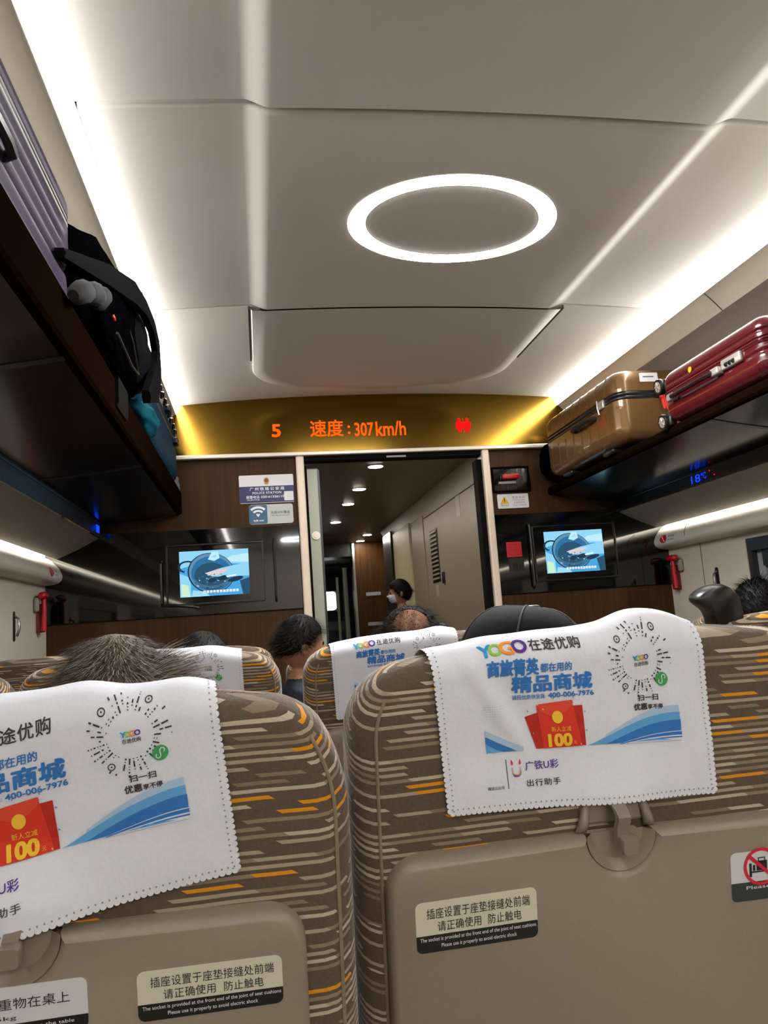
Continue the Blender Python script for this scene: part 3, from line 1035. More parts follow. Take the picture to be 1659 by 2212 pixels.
# ================================================================== seats
TILT = radians(9)
CT, ST = cos(TILT), sin(TILT)
class Plane:
    """rear face of a seat back: x across, s down from the top, n towards the viewer"""
    def __init__(self, cx, y0, zt, hw=.28, cr=.09, cd=.034, lx=0., nr=.036, ts=.190, hwt=.247):
        self.cx, self.y0, self.zt, self.hw = cx, y0, zt, hw
        self.cr, self.cd, self.lx, self.nr, self.ts, self.hwt = cr, cd, lx, nr, ts, hwt
    def crown(self, x, s):
        return .017 * (abs(x) / (self.hw * .8)) ** 2.6 * exp(-max(s, 0) / .10)
    def P(self, x, s, n):
        return (self.cx + x, self.y0 + s * ST - n * CT, self.zt - s * CT - n * ST - self.crown(x, s))
    def w(self, s):
        c = self.cr
        t = max(0, c - s) / c
        return self.hw - self.cd * t ** 1.9
SEAT_R = .024
def back_mesh(pl, depth=.115):
    mb = MB()
    R = SEAT_R
    levels = [0, .003, .008, .015, R] + [R + .02 * i for i in range(1, 8)] + [.2, .3, .4, .5, .6, .7, .74, .75]
    rings = []
    for s in levels:
        ins = R - sqrt(max(0, R * R - (R - min(s, R)) ** 2))
        if s > .74:
            ins = .01
        hw = pl.w(s) - ins * 1.0
        R2 = .05
        ins2 = R2 - sqrt(max(0, R2 * R2 - (R2 - min(s, R2)) ** 2))
        n0, n1 = -ins, -depth + ins2
        if s < .3:
            n1 = -depth * (.72 + .28 * s / .3) + ins2
        r = max(.003, min(.030 - ins * .4, (n0 - n1) * .48))
        ring = []
        # rounded rectangle in (x, n), viewer side first
        nseg = 8
        def corner(cx, cn, a0):
            for i in range(6):
                a = a0 + pi / 2 * i / 5
                ring.append((cx + r * cos(a), cn + r * sin(a)))
        corner(hw - r, n0 - r, 0)
        for i in range(1, nseg):
            ring.append((hw - r + (-2 * (hw - r)) * i / nseg, n0))
        corner(-hw + r, n0 - r, pi / 2)
        corner(-hw + r, n1 + r, pi)
        for i in range(1, nseg):
            ring.append((-hw + r + 2 * (hw - r) * i / nseg, n1))
        corner(hw - r, n1 + r, 3 * pi / 2)
        rings.append([pl.P(x, s, n) for x, n in ring])
    mb.loft(rings, 0)
    return mb

def piping_mesh(pl, sg):
    mb = MB()
    pts = []
    for i in range(30):
        s = .012 + .7 * (i / 29) ** 1.5
        pts.append(pl.P(sg * (pl.w(s) - (.026 if sg < 0 else .015)), s, (-.0005 if sg < 0 else -.004) - (0 if s > .03 else .007)))
    mb.tube(pts, .0019, 6)
    return mb

TS1, TN = .62, .021
def tray_mesh(pl):
    hwt, TS0 = pl.hwt, pl.ts
    out = []
    NOTCH = pl.nr
    r = .034
    def arc(cx, cs, a0, a1, rr, n=10):
        for i in range(n + 1):
            a = a0 + (a1 - a0) * i / n
            out.append((cx + rr * cos(a), cs + rr * sin(a)))
    # going round: top-left corner, down, bottom, up right, top-right, then the notch
    arc(-hwt + r, TS0 + r, 3 * pi / 2, pi, r)
    arc(-hwt + r, TS1 - r, pi, pi / 2, r)
    arc(hwt - r, TS1 - r, pi / 2, 0, r)
    arc(hwt - r, TS0 + r, 0, -pi / 2, r)
    out.extend((pl.lx + NOTCH * cos(pi * i / 24), TS0 + NOTCH * sin(pi * i / 24)) for i in range(25))
    def fn(a, b, h):
        return pl.P(a, b, h)
    mb = MB()
    # layered outline gives a soft rounded lip
    def inset(poly, d):
        n = len(poly)
        res = []
        for i in range(n):
            p, q, s_ = poly[i - 1], poly[i], poly[(i + 1) % n]
            e1 = Vector((q[0] - p[0], q[1] - p[1])); e2 = Vector((s_[0] - q[0], s_[1] - q[1]))
            nn = Vector((0, 0))
            for e in (e1, e2):
                if e.length > 1e-9:
                    e.normalize(); nn += Vector((-e.y, e.x))
            nn = nn.normalized() if nn.length > 1e-6 else Vector((0, 0))
            res.append((q[0] - nn.x * d, q[1] - nn.y * d))
        return res
    area = sum(out[i - 1][0] * out[i][1] - out[i][0] * out[i - 1][1] for i in range(len(out)))
    sg = -1 if area > 0 else 1
    rings = []
    for d, n in ((0, -.002), (0, TN - .009), (.0025, TN - .003), (.0075, TN), ):
        last = inset(out, d * sg)
        rings.append([fn(a, b, n) for a, b in last])
    mb.loft(rings, 0, False, False)
    mb.add([fn(a, b, TN) for a, b in last], tessellate_polygon([[Vector((a, b, 0)) for a, b in last]]))
    # dished plate inside the thumb notch
    rings = []
    for k_, n in ((1.0, TN - .004), (.80, TN - .012), (.76, TN - .014)):
        rings.append([fn(pl.lx + (NOTCH + .001) * k_ * cos(pi * i / 24), TS0 + (NOTCH + .001) * k_ * sin(pi * i / 24), n) for i in range(25)])
    mb.loft(rings, 0, False, True, closed=False)
    return mb

def latch_mesh(pl):
    mb = MB()
    P = [pl.P(pl.lx + x, s, n) for x in (-.037, .037) for s in (pl.ts - .048, pl.ts - .006) for n in (-.01, .003)]
    mb.add(P, [(0, 1, 3, 2), (4, 6, 7, 5), (0, 4, 5, 1), (2, 3, 7, 6), (0, 2, 6, 4), (1, 5, 7, 3)])
    return mb
def ear_mesh(pl, sg):
    mb = MB()
    rings = []
    for i in range(11):
        t = i / 10
        s = pl.ts - .048 + .047 * t
        x = pl.lx + sg * (.025 + .012 * t)
        wd = .003 + .0035 * t
        hn = .0025 + .012 * t ** 1.5 - (.008 * max(0, t - .85) / .15)
        rings.append([pl.P(x + wd * cos(a), s, hn * .5 + hn * .5 * sin(a)) for a in [2 * pi * k / 10 for k in range(10)]])
    mb.loft(rings, 0)
    return mb
def lever_mesh(pl, skew):
    mb = MB()
    path = [(.155, .001), (.172, .0015), (.178, .006), (.183, .018), (.188, .0235), (.193, .0225), (.200, .019), (.214, .019), (.219, .020)]
    rings = []
    ds = pl.ts - .208
    for s, n in path:
        x = pl.lx + skew * (s - .214)
        wd = .0075 if s > .178 else .0085
        t = .003 if s > .175 else .001
        if skew and s < .197:
            n *= .62
        rings.append([pl.P(x + a, s + ds, n + b) for a, b in ((-wd, -t), (-wd + .001, t), (wd - .001, t), (wd, -t))])
    mb.loft(rings, 0)
    c = pl.lx + .003
    rings = []
    for n, q in ((.020, .0085), (.029, .0095), (.032, .0078)):
        rings.append([pl.P(c + a, s, n) for a, s in rrect(-q, q, .2075 + ds - q * .1, .2075 + ds + .0145 + q * .1, .0035, 4)])
    mb.loft(rings, 0)
    return mb

M_CREAM = mat('sticker_cream', 'cdc9b4', .35, var=.01)
M_STW = mat('sticker_white', 'cfccd0', .35, var=.01)
M_STB = mat('sticker_black', '131413', .3, var=0)
M_STG = mat('sticker_charcoal', '333a38', .3, var=0)
M_RING_RED = mat('prohibit_red', 'cf1f38', .4, var=0)
def seat_sticker(pl, root, kind, x0, x1, s0, s1, lab):
    """notice stuck on the folded table"""
    n = TN + .0006
    fn = lambda d: (lambda a, b: pl.P(a, b, n + d))
    def box(x, s):  # 0..1 coordinates, s measured from the top
        return (x0 + (x1 - x0) * x, s0 + (s1 - s0) * s)
    W, H = x1 - x0, s1 - s0
    base = M_CREAM if kind == 'socket' else M_STW
    mb = MB()
    mb.prism(rrect(x0, x1, s0, s1, .006), lambda a, b, h: pl.P(a, b, h), TN - .0004, TN + .0006)
    o = mb.build('notice_sticker', base, root, smooth=False)
    o['label'] = lab
    split = .66 if kind == 'socket' else (.62 if kind == 'luggage' else .72)
    mb = MB()
    ys = s0 + H * split
    r = .006
    pts = [(x0, ys), (x1, ys)] + [(x1 - r + r * cos(a), s1 - r + r * sin(a)) for a in [pi / 2 * i / 6 for i in range(7)]] + \
          [(x0 + r + r * cos(a), s1 - r + r * sin(a)) for a in [pi / 2 + pi / 2 * i / 6 for i in range(7)]]
    poly2d(mb, pts, fn(.0002))
    b = mb.build('band', M_STG if kind == 'luggage' else M_STB, o, smooth=False)
    t1, t2 = MB(), MB()
    def T(mbx, txt, xa, xb, sa, sb, bold=0, sp=1):
        a0, b0 = box(xa, sa)
        a1, b1 = box(xb, sb)
        put_text(mbx, txt, a0, b1, a1, b0, fn(.0005), bold=bold, spacing=sp)
    if kind == 'socket':
        T(t1, '插座设置于座垫接缝处前端', .09, .94, .13, .34, sp=1.04)
        T(t1, '请正确使用', .175, .53, .40, .60, sp=1.04)
        T(t1, '防止触电', .59, .865, .40, .60, sp=1.04)
        T(t2, 'The socket is provided at the front end of the joint of seat cushions', .03, .985, .70, .80)
        T(t2, 'Please use it properly to avoid electric shock', .20, .82, .84, .94)
    elif kind == 'heavy':
        T(t1, '勿坐或擱放重物在桌上', .10, .90, .22, .44)
        T(t1, '負荷量: 25kg', .14, .60, .54, .66)
        T(t2, 'Please do not sit or put heavy load on the table', .04, .92, .77, .86)
        T(t2, 'Load: 25kg', .30, .60, .88, .95)
    else:
        T(t1, '请勿将行李', .50, .94, .14, .28)
        T(t1, '放在小桌板上', .50, .94, .34, .48)
        T(t2, 'Please do not put luggage', .12, .95, .70, .79)
        T(t2, 'upon the table', .42, .95, .83, .92)
    t1.build('lettering', M_INK, o, smooth=False, merge=False)
    t2.build('small_lettering', M_WHI, o, smooth=False, merge=False)
    if kind == 'luggage':
        cx, cs = box(.245, .32)
        R = .0195
        mb = MB()
        f = fn(.0007)
        ring2d(mb, cx, cs, R - .0032, R, 0, 2 * pi, f, n=40)
        d = R - .003
        a = radians(42)
        q = .0018
        poly2d(mb, [(cx - d * cos(a) - q * sin(a), cs - d * sin(a) + q * cos(a)), (cx - d * cos(a) + q * sin(a), cs - d * sin(a) - q * cos(a)),
                    (cx + d * cos(a) + q * sin(a), cs + d * sin(a) - q * cos(a)), (cx + d * cos(a) - q * sin(a), cs + d * sin(a) + q * cos(a))], fn(.0009))
        mb.build('prohibition_ring', M_RING_RED, o, smooth=False)
        mb = MB()
        f = fn(.0005)
        rc = lambda xa, xb, sa, sb: poly2d(mb, [(cx + xa, cs + sa), (cx + xb, cs + sa), (cx + xb, cs + sb), (cx + xa, cs + sb)], f)
        rc(-.013, -.0105, -.004, .010); rc(-.013, .013, .0045, .006); rc(.0095, .0115, -.006, .004)
        rc(-.009, -.0065, -.002, .004); rc(-.005, .007, -.006, .004)
        rc(-.003, -.002, -.0095, -.006); rc(.004, .005, -.0095, -.006); rc(-.003, .005, -.0095, -.0085)
        mb.build('suitcase_mark', M_INK, o, smooth=False)
    return o

def handle_mesh(pl, sg):
    """chunky dark grab handle on the aisle-side shoulder, its tip leaning out into the aisle"""
    out = [(.013, -.06), (.013, .0), (-.002, .037), (-.023, .058), (-.037, .074), (-.035, .088), (-.017, .094), (.019, .096), (.050, .088), (.074, .064), (.087, .037), (.092, .0), (.092, -.06)]
    P = []
    for i in range(len(out) - 1):          # smooth the outline
        a, b = out[i], out[i + 1]
        P += [(a[0] * .75 + b[0] * .25, a[1] * .75 + b[1] * .25), (a[0] * .25 + b[0] * .75, a[1] * .25 + b[1] * .75)]
    mb = MB()
    rings = []
    for k, n in ((.62, -.018), (.86, -.024), (1., -.036), (1., -.052), (.88, -.066), (.62, -.074)):
        rings.append([pl.P(-sg * -1 * 0 + sg * (pl.hw - (.035 + (a - .035) * (1 - (1 - k) * .35))), -(.02 + (h - .02) * (1 - (1 - k) * .22)), n) for a, h in P])
    mb.loft(rings, 0)
    mb2 = mb
    return mb2

def make_seat(pl, label, handle=0, stickers=(), group='rows of striped train seats', detail=True, skew=0.):
    root = tag(empty('train_seat', (pl.cx, pl.y0, -1.22)), label, 'train seat', group)
    back_mesh(pl).build('backrest', M_FAB, root, angle=70)
    for sg in (-1, 1):
        piping_mesh(pl, sg).build('piping', M_PIPE, root)
    tray_mesh(pl).build('tray_table', M_TRAY, root, angle=50)
    b = latch_mesh(pl).build('latch_bracket', M_LATCH, root, smooth=False)
    bev(b, .003)
    for sg in (-1, 1):
        ear_mesh(pl, sg).build('latch_ear', M_LATCH, b)
    lever_mesh(pl, skew).build('latch_lever', M_LATCH, root, angle=50)
    for k in stickers:
        seat_sticker(pl, root, *k)
    if handle:
        handle_mesh(pl, handle).build('grab_handle', M_DARK, root, angle=60)
    # cushion, arms, frame
    yb = pl.y0 + .75 * ST
    mb = MB(); mb.rbox((pl.cx, yb + .33, -.835), (pl.hw * 2 - .04, .50, .13), .045, 3, (3, 3, 1)); mb.build('cushion', M_FAB, root)
    for sg in (-1,):
        mb = MB()
        ax = pl.cx + sg * (pl.hw - .022)
        mb.rbox((ax, yb + .19, -.565), (.038, .40, .035), .014, 3, (1, 3, 1))
        mb.build('armrest', M_DARK, root)
    mb = MB()
    mb.box(pl.cx - .20, pl.cx + .20, yb + .14, yb + .46, -.93, -.87)
    for sx in (-.16, .16):
        mb.box(pl.cx + sx - .025, pl.cx + sx + .025, yb + .16, yb + .44, -1.22, -.93)
    bev(mb.build('frame', M_DARK, root, smooth=False), .01)
    return root

# ------------------------------------------------------------------ headrest covers
M_BLU = mat('print_blue', '2f74c0', .8, var=0)
M_BLUL = mat('print_sky', '5ea4dc', .8, var=0)
M_BLUP = mat('print_pale_blue', 'a9c4e0', .8, var=0)
M_PINK = mat('print_charcoal', '3a3436', .8, var=0)
M_PUR = mat('print_purple', '54308e', .8, var=0)
M_GRN = mat('print_lime', '93c83e', .8, var=0)
M_ORG = mat('print_orange', 'f0953a', .8, var=0)
M_CYA = mat('print_cyan', '2a93dc', .8, var=0)
M_PRED = mat('print_red', 'd8331f', .8, var=0)
M_PREDD = mat('print_deep_red', 'bb2418', .8, var=0)
M_PYEL = mat('print_yellow', 'f3c233', .8, var=0)
M_PGRN = mat('print_green', '3f9d57', .8, var=0)
M_PMAG = mat('print_magenta', 'a02a72', .8, var=0)
M_PGRY = mat('print_grey', '8d9096', .8, var=0)

class Cover:
    """cloth in print coordinates (mm across, mm down) mapped onto a seat plane and folded over its top"""
    def __init__(self, pl, O, A, B, bumps=(), seed=0, amp=.0012, crease=True, gap=.0045, lift=.0075):
        self.pl, self.O, self.A, self.B, self.bumps, self.seed, self.amp, self.crease, self.gap, self.lift = pl, O, A, B, bumps, seed, amp, crease, gap, lift
    def S(self, u, s, off=0.):
        """u, s in mm"""
        pl = self.pl
        x = self.O[0] + (u * self.A[0] + s * self.B[0]) * .001 - pl.cx
        d = self.O[1] + (u * self.A[1] + s * self.B[1]) * .001
        R = SEAT_R
        g = self.gap
        wr = noise.noise(Vector((u * .011 + self.seed, s * .013, 0))) * self.amp * 2 + noise.noise(Vector((u * .03, s * .024 + self.seed, 3))) * self.amp
        if self.crease:
            q = (u - 26 - s * .50)
            wr += .0042 * exp(-(q / 9) ** 2) * exp(-((s - 62) / 45) ** 2)
            q = (u - 52 - s * .42)
            wr -= .0022 * exp(-(q / 11) ** 2) * exp(-((s - 55) / 50) ** 2)
        lift = sum(h * exp(-((u - c) / w_) ** 2) for c, w_, h in self.bumps)
        g = g + wr + off + self.lift * max(0., min(1., (d - .11) / .05)) * exp(-((x - pl.lx) / .055) ** 2)
        if d >= R:
            n, s_ = g, d
        else:
            a = (R - d) / R                     # arc length past the fold
            if a < pi / 2:
                n = -R + (R + g) * cos(a)
                s_ = R - (R + g) * sin(a)
            else:
                l = (a - pi / 2) * R            # past the crest: flat, then the rounded far shoulder, then down
                if l < .008:
                    n, s_ = -R - l, -g
                else:
                    b_ = (l - .008) / .05
                    if b_ < pi / 2:
                        n, s_ = -R - .008 - (.05 + g) * sin(b_), .05 - (.05 + g) * cos(b_)
                    else:
                        s_ = .05 + (b_ - pi / 2) * .05
                        n = -R - .058 - g - .03 * min(1, (s_ - .05) / .1)
        fade = exp(-max(0., d) / .035)
        p = pl.P(x, s_, n)
        return (p[0], p[1] - lift * .35 * exp(-max(0., d) / .06), p[2] + lift * fade)

def make_cover(cv, label, W=290, H=173, top=-85, full=True, group='printed headrest covers'):
    root_loc = (cv.pl.cx, cv.pl.y0, -1.22)
    root = tag(empty('headrest_cover', root_loc), label, 'headrest cover', group)
    mb = MB()
    m_ = 2.65
    mb.grid(lambda a, b: cv.S(m_ + (W - 2 * m_) * a, top + (H - m_ - top) * b), 58, 52)
    # scalloped hem: half discs along the edges
    step = 5.3
    def scal(cu, cs, du, ds, nu, ns):
        P = [cv.S(cu, cs)]
        for i in range(9):
            t = pi * i / 8
            P.append(cv.S(cu + du * 2.65 * -cos(t) + nu * 2.65 * sin(t), cs + ds * 2.65 * -cos(t) + ns * 2.65 * sin(t)))
        mb.add(P, [(0, i, i + 1) for i in range(1, 9)])
    n = int((W - 2 * m_) / step)
    st_ = (W - 2 * m_) / n
    for i in range(n):
        scal(m_ + st_ * (i + .5), H - m_, st_ / 5.3, 0, 0, 1)
    n2 = int((H - m_ - top) / step)
    st2 = (H - m_ - top) / n2
    for i in range(n2):
        c = top + st2 * (i + .5)
        scal(m_, c, 0, st2 / 5.3, -1, 0)
        scal(W - m_, c, 0, st2 / 5.3, 1, 0)
    mb.build('cloth', M_CLOTH, root, angle=80, merge=False)
    f = lambda d: (lambda a, b: cv.S(a, b, .0007 + d))
    # punched holes behind the hem
    mb = MB()
    for i in range(n):
        ell2d(mb, m_ + st_ * (i + .5), H - m_ - 4.2, .75, .95, f(0), n=8)
    for i in range(n2):
        c = top + st2 * (i + .5)
        if c > -20:
            ell2d(mb, m_ + 4.0, c, .9, .75, f(0), n=8); ell2d(mb, W - m_ - 4.0, c, .9, .75, f(0), n=8)
    mb.build('perforation', M_HOLE, root, smooth=False, merge=False)
    def T(mb_, txt, u0, u1, s0, s1, **k):
        put_text(mb_, txt, u0, s1, u1, s0, f(.0002), **k)
    def bands(mb_, loA, hiA, u0, u1, n_=24, clip=113, d=0., m=0):
        P, Fs = [], []
        for i in range(n_ + 1):
            u = u0 + (u1 - u0) * i / n_
            a, b = min(hiA(u), clip), min(loA(u), clip)
            P += [f(d)(u, a), f(d)(u, (a + b) / 2), f(d)(u, b)]
        for i in range(n_):
            Fs += [(3 * i, 3 * i + 1, 3 * i + 4, 3 * i + 3), (3 * i + 1, 3 * i + 2, 3 * i + 5, 3 * i + 4)]
        mb_.add(P, Fs, m)
    # colourful wordmark
    mb = MB()
    for k, (ch, u0, u1, s0, s1) in enumerate((('Y', 50, 64.5, 6.4, 18.4), ('O', 60.5, 74.5, 6.8, 18.0), ('G', 71.5, 87, 5.6, 18.0), ('O', 84.5, 100.5, 5.0, 17.2))):
        put_text(mb, ch, u0, s1, u1, s0, f(.0002 + .00012 * k), m=k, bold=.035)
    mb.build('wordmark', [M_CYA, M_GRN, M_ORG, M_PUR], root, smooth=False, merge=False)
    mb = MB()
    for k, (ch, u0, u1, s0, s1) in enumerate((('Y', 209, 214, 28.5, 33), ('O', 212.6, 217.4, 28.7, 33), ('G', 216.2, 221.4, 28.4, 33), ('O', 220.4, 225.5, 28.4, 32.8))):
        put_text(mb, ch, u0, s1, u1, s0, f(.0002 + .00012 * k), m=k, bold=.035)
    mb.build('small_wordmark', [M_CYA, M_GRN, M_ORG, M_PUR], root, smooth=False, merge=False)
    mb = MB()
    T(mb, '在途优购', 103, 157, 4.6, 16.2, bold=.012, spacing=1.08)
    mb.build('name_lettering', M_PINK, root, smooth=False, merge=False)
    mb = MB()
    T(mb, '在途优购', 210, 225, 34.6, 38.4, bold=.012)
    mb.build('emblem_lettering', M_PINK, root, smooth=False, merge=False)
    mb = MB()
    T(mb, '扫一扫', 211, 233, 66.5, 72.4, bold=.022)
    T(mb, '优惠', 206, 220.5, 75.0, 81.6, bold=.025)
    T(mb, '享不停', 221, 237, 76.4, 81.2, bold=.022)
    mb.build('scan_lettering', M_PINK, root, smooth=False, merge=False)
    mb = MB()
    T(mb, '出行助手', 84, 119.5, 143, 150, bold=.008, spacing=1.15)
    mb.build('service_lettering', M_PINK, root, smooth=False, merge=False)
    mb = MB()
    T(mb, '微信公众号', 43, 60.5, 146.8, 150.2, bold=.006)
    poly2d(mb, [(64.3, 121), (65.0, 121), (65.0, 150.5), (64.3, 150.5)], f(.0002))
    mb.build('account_lettering', M_PINK, root, smooth=False, merge=False)
    mb = MB()
    # radial dash emblem
    rnd = random.Random(11)
    cx, cs = 217, 33
    for k in range(40):
        a = 2 * pi * k / 40
        du, ds = cos(a), sin(a)
        r = 19.0
        while r < 34.5:
            ln = rnd.choice((.7, .7, 1.6, 3.0, 5.5))
            if rnd.random() < (.78 if r < 27 else .6) and not (abs(a - radians(45)) < .34 and r > 23):
                if not any(abs((a - q + pi) % (2 * pi) - pi) < .20 and 23.5 < r + ln / 2 < 35 for q in (radians(225), radians(305), radians(128))):
                    h = .62
                    r1 = min(r + ln, 35)
                    pts = [(cx + du * r - ds * h, cs + ds * r + du * h), (cx + du * r + ds * h, cs + ds * r - du * h),
                           (cx + du * r1 + ds * h, cs + ds * r1 - du * h), (cx + du * r1 - ds * h, cs + ds * r1 + du * h)]
                    poly2d(mb, pts, f(.0002))
            r += ln + 1.5
    for q in (225, 305, 128):
        a = radians(q)
        ring2d(mb, cx + 29.5 * cos(a), cs + 29.5 * sin(a), 2.3, 3.2, 0, 2 * pi, f(.0003), n=20)
        ell2d(mb, cx + 29.5 * cos(a), cs + 29.5 * sin(a), .7, .7, f(.0003), n=10)
    mb.build('dash_emblem', M_PINK, root, smooth=False, merge=False)
    # blue slogan
    mb = MB()
    T(mb, '商旅菁英', 55.5, 108.5, 22.6, 37.2, bold=.03, shear=.08, spacing=1.02)
    T(mb, '都在用的', 109.8, 144, 27.2, 35.6, bold=.02, shear=.08)
    T(mb, '精品商城', 78, 164, 38.4, 54.6, bold=.032, shear=.06)
    T(mb, '诚招优质供货商:', 78, 112.5, 57.2, 62.2, bold=.008)
    T(mb, '400-006-7976', 115, 164, 57.0, 62.0, bold=.028)
    mb.build('slogan', M_BLU, root, smooth=False, merge=False)
    # waves
    mb = MB()
    cl = 113.2
    def sw(u, u0, h, base=114.2, u1=255.):
        t = max(0., min(1., (u - u0) / (u1 - u0)))
        return base - h * (sin(pi / 2 * t) ** 1.12)
    bands(mb, lambda u: cl, lambda u: sw(u, 150, 36), 172, 254, clip=cl, d=.0, m=2)
    bands(mb, lambda u: cl, lambda u: sw(u, 150, 29), 152, 254.5, clip=cl, d=.0002, m=1)
    bands(mb, lambda u: cl, lambda u: sw(u, 163, 22.5, 115.5), 166, 255, clip=cl, d=.0004, m=0)
    bands(mb, lambda u: cl + 1, lambda u: sw(u, 178, 10.5, 115), 181, 255.2, clip=cl + 1, d=.0006, m=3)
    bands(mb, lambda u: sw(u, 186, 5.6, 114.2), lambda u: sw(u, 180, 9.4, 114.6), 186, 255.2, clip=cl + 1, d=.0008, m=0)
    bands(mb, lambda u: sw(u, 196, 2.2, 113.6), lambda u: sw(u, 192, 4.0, 114), 196, 255.2, clip=cl + 1, d=.0008, m=0)
    bands(mb, lambda u: cl, lambda u: cl - 2.0 * sin(pi * (u - 206) / 38), 206, 244, clip=cl, d=.0008, m=1)
    mb.build('wave_print', [M_BLU, M_BLUL, M_BLUP, M_CLOTH, M_PGRY], root, smooth=False, merge=False)
    mb = MB()
    for a0, a1, m_, d_ in ((-23.5, -17, 2, .0), (-16.5, -9.5, 0, .0002), (-9.0, -3.0, 1, .0002), (-2.4, 14, 1, .0002)):
        lo = lambda u, q=a1: 113.2 + q + (u - 46) * .62 - max(0, u - 46) ** 2 * .0028
        hi = lambda u, q=a0: 113.2 + q + (u - 46) * .62 - max(0, u - 46) ** 2 * .0028
        bands(mb, lo, hi, 46, 84, clip=cl, d=d_, m=m_)
    mb.build('corner_wave_print', [M_BLU, M_BLUL, M_BLUP, M_CLOTH, M_PGRY], root, smooth=False, merge=False)
    mb = MB()
    # halftone dots
    for i in range(12):
        for j in range(10):
            r_ = .42 * (1 - j / 14) * (1 - abs(i - 3) / 16)
            ell2d(mb, 47 + i * 2.1, 66 + j * 2.5, r_, r_, f(.0001), m=4, n=6)
    mb.build('halftone_dots', [M_BLU, M_BLUL, M_BLUP, M_CLOTH, M_PGRY], root, smooth=False, merge=False)
    # red envelopes
    mb = MB()
    def quadgrid(c, m, d):
        (a, b, c_, e) = c
        mb.grid(lambda p, q: f(d)((a[0] * (1 - p) + b[0] * p) * (1 - q) + (e[0] * (1 - p) + c_[0] * p) * q,
                                  (a[1] * (1 - p) + b[1] * p) * (1 - q) + (e[1] * (1 - p) + c_[1] * p) * q), 6, 8, m)
    quadgrid(((89, 80), (106, 75), (116, 113), (98, 113)), 1, .0002)
    quadgrid(((136, 71.5), (150, 71.5), (150.5, 113), (138, 113)), 1, .0002)
    quadgrid(((101.5, 68), (139, 65.5), (146.5, 113), (105.5, 113.2)), 0, .0006)
    P, Fs = [], []
    for i in range(17):
        t = i / 16
        u = 101.8 + 38 * t
        P += [f(.0009)(u, 68.3 - 2.6 * t), f(.0009)(u + .3, 71.0 - 2.4 * t + 11.5 * sin(pi * t) ** .8)]
    for i in range(16):
        Fs.append((2 * i, 2 * i + 1, 2 * i + 3, 2 * i + 2))
    mb.add(P, Fs, 2)
    ell2d(mb, 122.4, 82, 5.6, 6.4, f(.0012), 3, 28)
    T2 = lambda txt, u0, u1, s0, s1, b: put_text(mb, txt, u0, s1, u1, s0, f(.0011), m=3, bold=b)
    T2('新人立减', 115, 135.5, 91.6, 96.8, .0)
    T2('100', 110.5, 136, 99.2, 111.6, .05)
    T2('元', 137.4, 140.6, 107, 110.6, .0)
    for u, s, m_ in ((103, 68, 3), (120, 62.5, 5), (141, 62.8, 4), (152, 78, 5), (96, 97, 5), (152, 97, 4), (92, 74, 5), (145, 111, 3), (108, 73, 3)):
        a = rnd.uniform(0, 3)
        poly2d(mb, [(u + 1.6 * cos(a), s + 1.6 * sin(a)), (u - .7 * sin(a), s + .7 * cos(a)), (u - 1.4 * cos(a), s - 1.4 * sin(a)), (u + .7 * sin(a), s - .7 * cos(a))], f(.001), m_)
    mb.build('red_envelope_print', [M_PRED, M_PREDD, mat('print_flap_red', 'e04630', .8, var=0), M_PYEL, M_BLUL, M_PGRY], root, smooth=False, merge=False)
    # green disc with a white squiggle
    mb = MB()
    ell2d(mb, 238.6, 52.6, 6.6, 6.6, f(.0004), 0, 30)
    def S_(t):
        ring2d(mb, 240.4, 50.4, 1.5, 2.3, radians(-200), radians(60), f(.0007), 1, 14)
        ring2d(mb, 236.8, 54.8, 1.5, 2.3, radians(-20), radians(240), f(.0007), 1, 14)
    S_(0)
    poly2d(mb, [(238.0, 50.0), (238.8, 50.0), (239.2, 55.2), (238.4, 55.2)], f(.0007), 1)
    mb.build('green_disc', [M_PGRN, M_CLOTH], root, smooth=False, merge=False)
    # purple name and flame emblem
    mb = MB()
    T(mb, '广铁U彩', 84, 119, 124.6, 133.6, bold=.01, spacing=1.05)
    mb.build('purple_print', M_PUR, root, smooth=False, merge=False)
    mb = MB()
    for sg in (-1, 1):
        for k, (r0, r1, m_) in enumerate(((3.0, 3.8, 0), (3.9, 4.5, 1), (4.6, 5.2, 2))):
            P, Fs = [], []
            for i in range(13):
                t = i / 12
                a = radians(90) - sg * radians(112) * t
                k_ = 1 + .55 * t
                wv = 1 - t * .75
                P += [f(.0004)(74.5 + r0 * cos(a), 132.5 + r0 * sin(a) * k_ * 1.25), f(.0004)(74.5 + (r0 + (r1 - r0) * wv) * cos(a), 132.5 + (r0 + (r1 - r0) * wv) * sin(a) * k_ * 1.25)]
            for i in range(12):
                Fs.append((2 * i, 2 * i + 1, 2 * i + 3, 2 * i + 2))
            mb.add(P, Fs, m_)
        poly2d(mb, [(74.5 + sg * 4.6, 121), (74.5 + sg * 3.0, 124.5), (74.5 + sg * 3.4, 127.5), (74.5 + sg * 5.2, 126)], f(.0005), 3)
    mb.build('flame_emblem', [M_PYEL, M_PMAG, M_PUR, M_PRED], root, smooth=False, merge=False)
    return root

